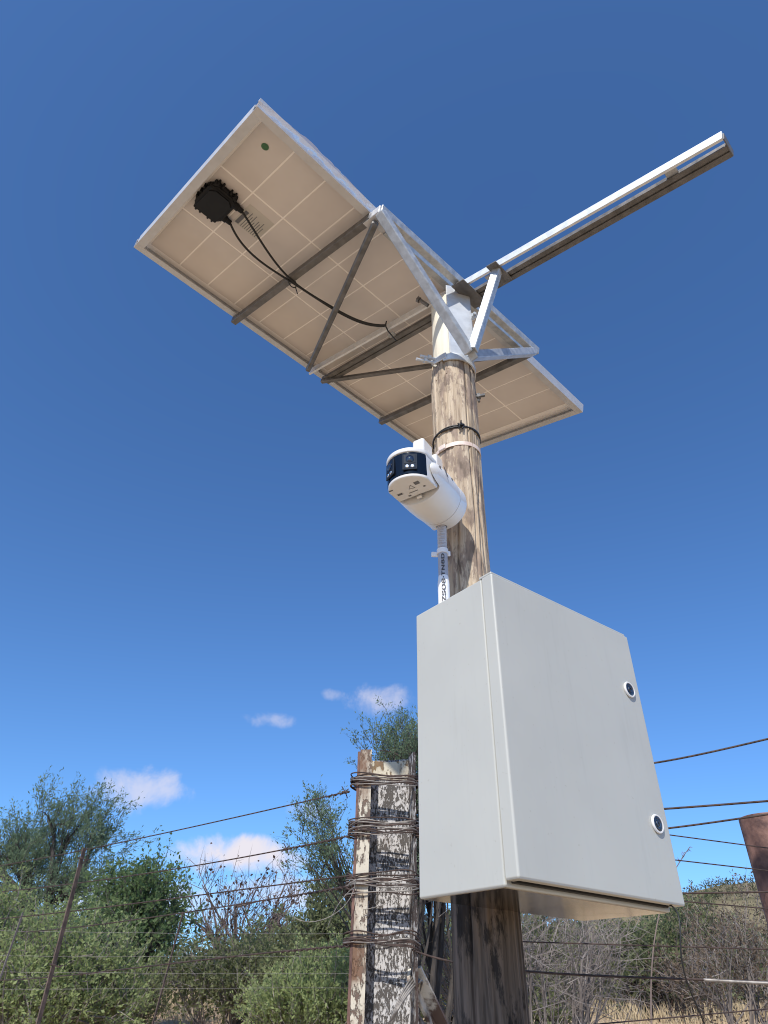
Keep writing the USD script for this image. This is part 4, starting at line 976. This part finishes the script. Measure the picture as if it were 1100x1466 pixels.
tree('thorn_tree', 'feathery thorn tree right behind the steel fence post and the cabinet', 'tree', 108, gpt(600, 5.4),
     [(568, 1080, 44, 32, 5.4, 0.5), (610, 1093, 50, 50, 5.4, 0.6), (470, 1240, 34, 24, 5.4, 0.3), (462, 1183, 22, 20, 5.4, 0.2), (490, 1263, 26, 18, 5.4, 0.25), (600, 1178, 26, 50, 5.4, 0.5), (650, 1138, 50, 60, 5.4, 0.6), (592, 1258, 22, 40, 5.4, 0.4)],
     165, 24, (.018, .0065), .22, 'leaf_acacia', 'bark_dark', .05, fork=.25, up=.5, clump_r=.05, ntwig=7, limbs=12, twig_r=.0026, spread=.7, jitter=.3)
tree('bare_bush', 'tangled bare grey thorn bush below the cabinet, right of the wooden pole', 'bush', 109, gpt(780, 6.2),
     [(790, 1372, 70, 44, 6.2, .8), (720, 1400, 80, 56, 6.2, .8), (650, 1380, 50, 60, 6.1, .7), (850, 1350, 36, 30, 6.3, .5), (830, 1420, 40, 40, 6.3, .6), (612, 1350, 30, 56, 6.1, .5)],
     120, 0, (.02, .01), .42, 'leaf_dry', 'twig_grey', .035, fork=0, up=.15, clump_r=.12, ntwig=9, limbs=16, twig_r=.0030, spread=1.2)
tree('green_thicket', 'green leafy thicket seen through the bare grey bush', 'bush', 110, gpt(760, 8.6),
     [(775, 1430, 40, 40, 8.6, .7), (640, 1400, 50, 50, 8.6, .7), (770, 1350, 30, 34, 8.8, .6)],
     90, 16, (.032, .018), .26, 'leaf_olive', 'bark_dark', .04, fork=0, up=.4, clump_r=.10, ntwig=9, limbs=9, twig_r=.004)
tree('olive_tree', 'round olive green tree right of the bare bush, below the hill', 'tree', 111, gpt(935, 16.0),
     [(920, 1375, 50, 30, 16.0, 1.4), (975, 1355, 40, 32, 16.2, 1.3), (950, 1400, 60, 26, 16.0, 1.4), (880, 1390, 34, 30, 16.0, 1.0)],
     150, 16, (.055, .032), .38, 'leaf_olive', 'bark_dark', .12, fork=.15, up=.4, clump_r=.18, ntwig=9, limbs=9, twig_r=.007)
tree('dry_shrub', 'dry straw coloured shrub at the right edge below the rusty pipe post', 'bush', 112, gpt(1060, 10.0),
     [(1045, 1385, 48, 46, 10.0, .9), (1095, 1385, 40, 60, 10.0, .9), (1012, 1410, 34, 34, 10.0, .7)],
     85, 7, (.032, .015), .34, 'leaf_dry', 'twig_grey', .03, fork=0, up=.5, clump_r=.12, ntwig=8, limbs=12, twig_r=.0042)
tree('dark_shrub', 'small dark leafless shrub standing in the dry grass at lower right', 'bush', 113, gpt(955, 15.0),
     [(950, 1425, 40, 22, 15.0, .8), (975, 1430, 30, 18, 15.0, .6)],
     45, 2, (.05, .03), .36, 'leaf_brown', 'bark_dark', .05, fork=0, up=.5, clump_r=.12, ntwig=8, limbs=9, twig_r=.007)
tree('grass_bush', 'low tufted bush in the dry grass between the dark tree and the olive bush', 'bush', 114, gpt(190, 9.0),
     [(190, 1440, 20, 18, 9.0, .4)],
     40, 12, (.03, .013), .22, 'leaf_olive', 'twig_grey', .03, fork=0, up=.6, clump_r=.08, ntwig=9, limbs=7, twig_r=.004)
# a sprig that sticks up past the cabinet's edge
sg = Thing('thorn_sprig', atY(972, 1240, 3.2), 'single dry sprig sticking up beside the lower right edge of the cabinet', 'twig')
p0, p1 = atY(970, 1240, 3.2), atY(988, 1213, 3.2)
rng = np.random.default_rng(31)
base_s = V3(p0[0] - .25, 3.3, float(ground_z(p0[0], 3.3)))
obj('stem', tube(spline([base_s, (base_s + p0) / 2 + V3(-.12, 0, .1), p0, p1], 40), np.linspace(.008, .0015, 40), 6), 'twig_brown', sg, smooth=True)
A = p0 + (p1 - p0) * np.linspace(.15, 1, 9)[:, None]; dd = rand_unit(rng, 9) * .022 + (p1 - p0) * .15
tv, tf, _ = twigs(A, A + dd, .0022, rng); obj('side_twigs', (tv, tf), 'twig_brown', sg)

# further trees behind, closing the view (each its own thing)
rng = np.random.default_rng(77)
far_lab = ['far olive tree at the left edge behind the acacia', 'far grey green tree behind the dark bushy tree', 'far tree low behind the bare tree, left part', 'far tree low behind the bare tree, right part', 'far tree behind the dark olive bush', 'far tree behind the steel fence post',
           'far tree hidden mostly by the wooden pole', 'far tree behind the bare grey bush, left part', 'far tree behind the bare grey bush, right part', 'far pale tree at the foot of the hill', 'far dark tree at the foot of the hill near the right edge', 'far tree at the foot of the hill under the pipe post']
for k, (px, top, Y) in enumerate(((-20, 1350, 24), (110, 1392, 30), (262, 1412, 36), (350, 1396, 31), (420, 1370, 24), (520, 1360, 25), (620, 1370, 24), (720, 1350, 23), (850, 1360, 25), (960, 1345, 34), (1030, 1335, 38), (1110, 1366, 30))):
    h = 1440 - top
    tree('far_tree', far_lab[k], 'tree', 200 + k, gpt(px, Y), [(px, top + h * .45, 58, h * .42, Y, 2.0), (px + 40, top + h * .55, 40, h * .36, Y, 1.6), (px - 40, top + h * .6, 42, h * .34, Y, 1.6)],
         60, 10, (.13, .08), .55, ('leaf_olive', 'leaf_green', 'leaf_dry', 'leaf_olive')[k % 4], 'bark_dark', .14, fork=.12, up=.4, clump_r=.3, ntwig=8, limbs=7, twig_r=.012)

# scrub that covers the hills, and the dry grass
rng = np.random.default_rng(55); n = 9500
az = rng.uniform(-.75, .85, n); dist = 42 + 330 * rng.uniform(0, 1, n) ** 1.3
X, Y = np.sin(az) * dist, np.cos(az) * dist
B = np.stack([X, Y, ground_z(X, Y)], 1); rs = rng.uniform(.4, 1.3, n) * (1 + dist / 300)
k = 30; i = np.repeat(np.arange(n), k); d = rand_unit(rng, n * k); d[:, 2] = np.abs(d[:, 2])
P = B[i] + d * rs[i, None] * rng.uniform(.3, 1, (n * k, 1)) * [1, 1, 1.15]
L = rs[i] * rng.uniform(.16, .34, n * k)
V, Fc = leaves(P, unit(d + rand_unit(rng, n * k) * .6) if False else (d + rand_unit(rng, n * k) * .6) / np.linalg.norm(d + rand_unit(rng, n * k) * .6, axis=1, keepdims=True), L, L * .7, rng)
obj('hill_scrub', (V, Fc), 'leaf_scrub', None, label='scrubby dry bush covering the distant hills', cat='scrub', kind='stuff')

rng = np.random.default_rng(56); n = 60000
az = rng.uniform(-.62, .70, n); dist = 3.0 + 33 * rng.uniform(0, 1, n) ** .8
X, Y = np.sin(az) * dist, np.cos(az) * dist
keep = meshkit.noise(np.stack([X * .9, Y * .9, 0 * X], 1), 12) > .33; X, Y, dist = X[keep], Y[keep], dist[keep]; n = len(X)
B = np.stack([X, Y, ground_z(X, Y) - .01], 1)
d = rng.normal(0, .38, (n, 3)); d[:, 2] = 1; d /= np.linalg.norm(d, axis=1, keepdims=True)
obj('dry_grass', leaves(B, d, rng.uniform(.12, .42, n), .008 + dist * .0006, rng), 'grass_dry', None, label='dry straw coloured grass under the trees', cat='grass', kind='stuff')
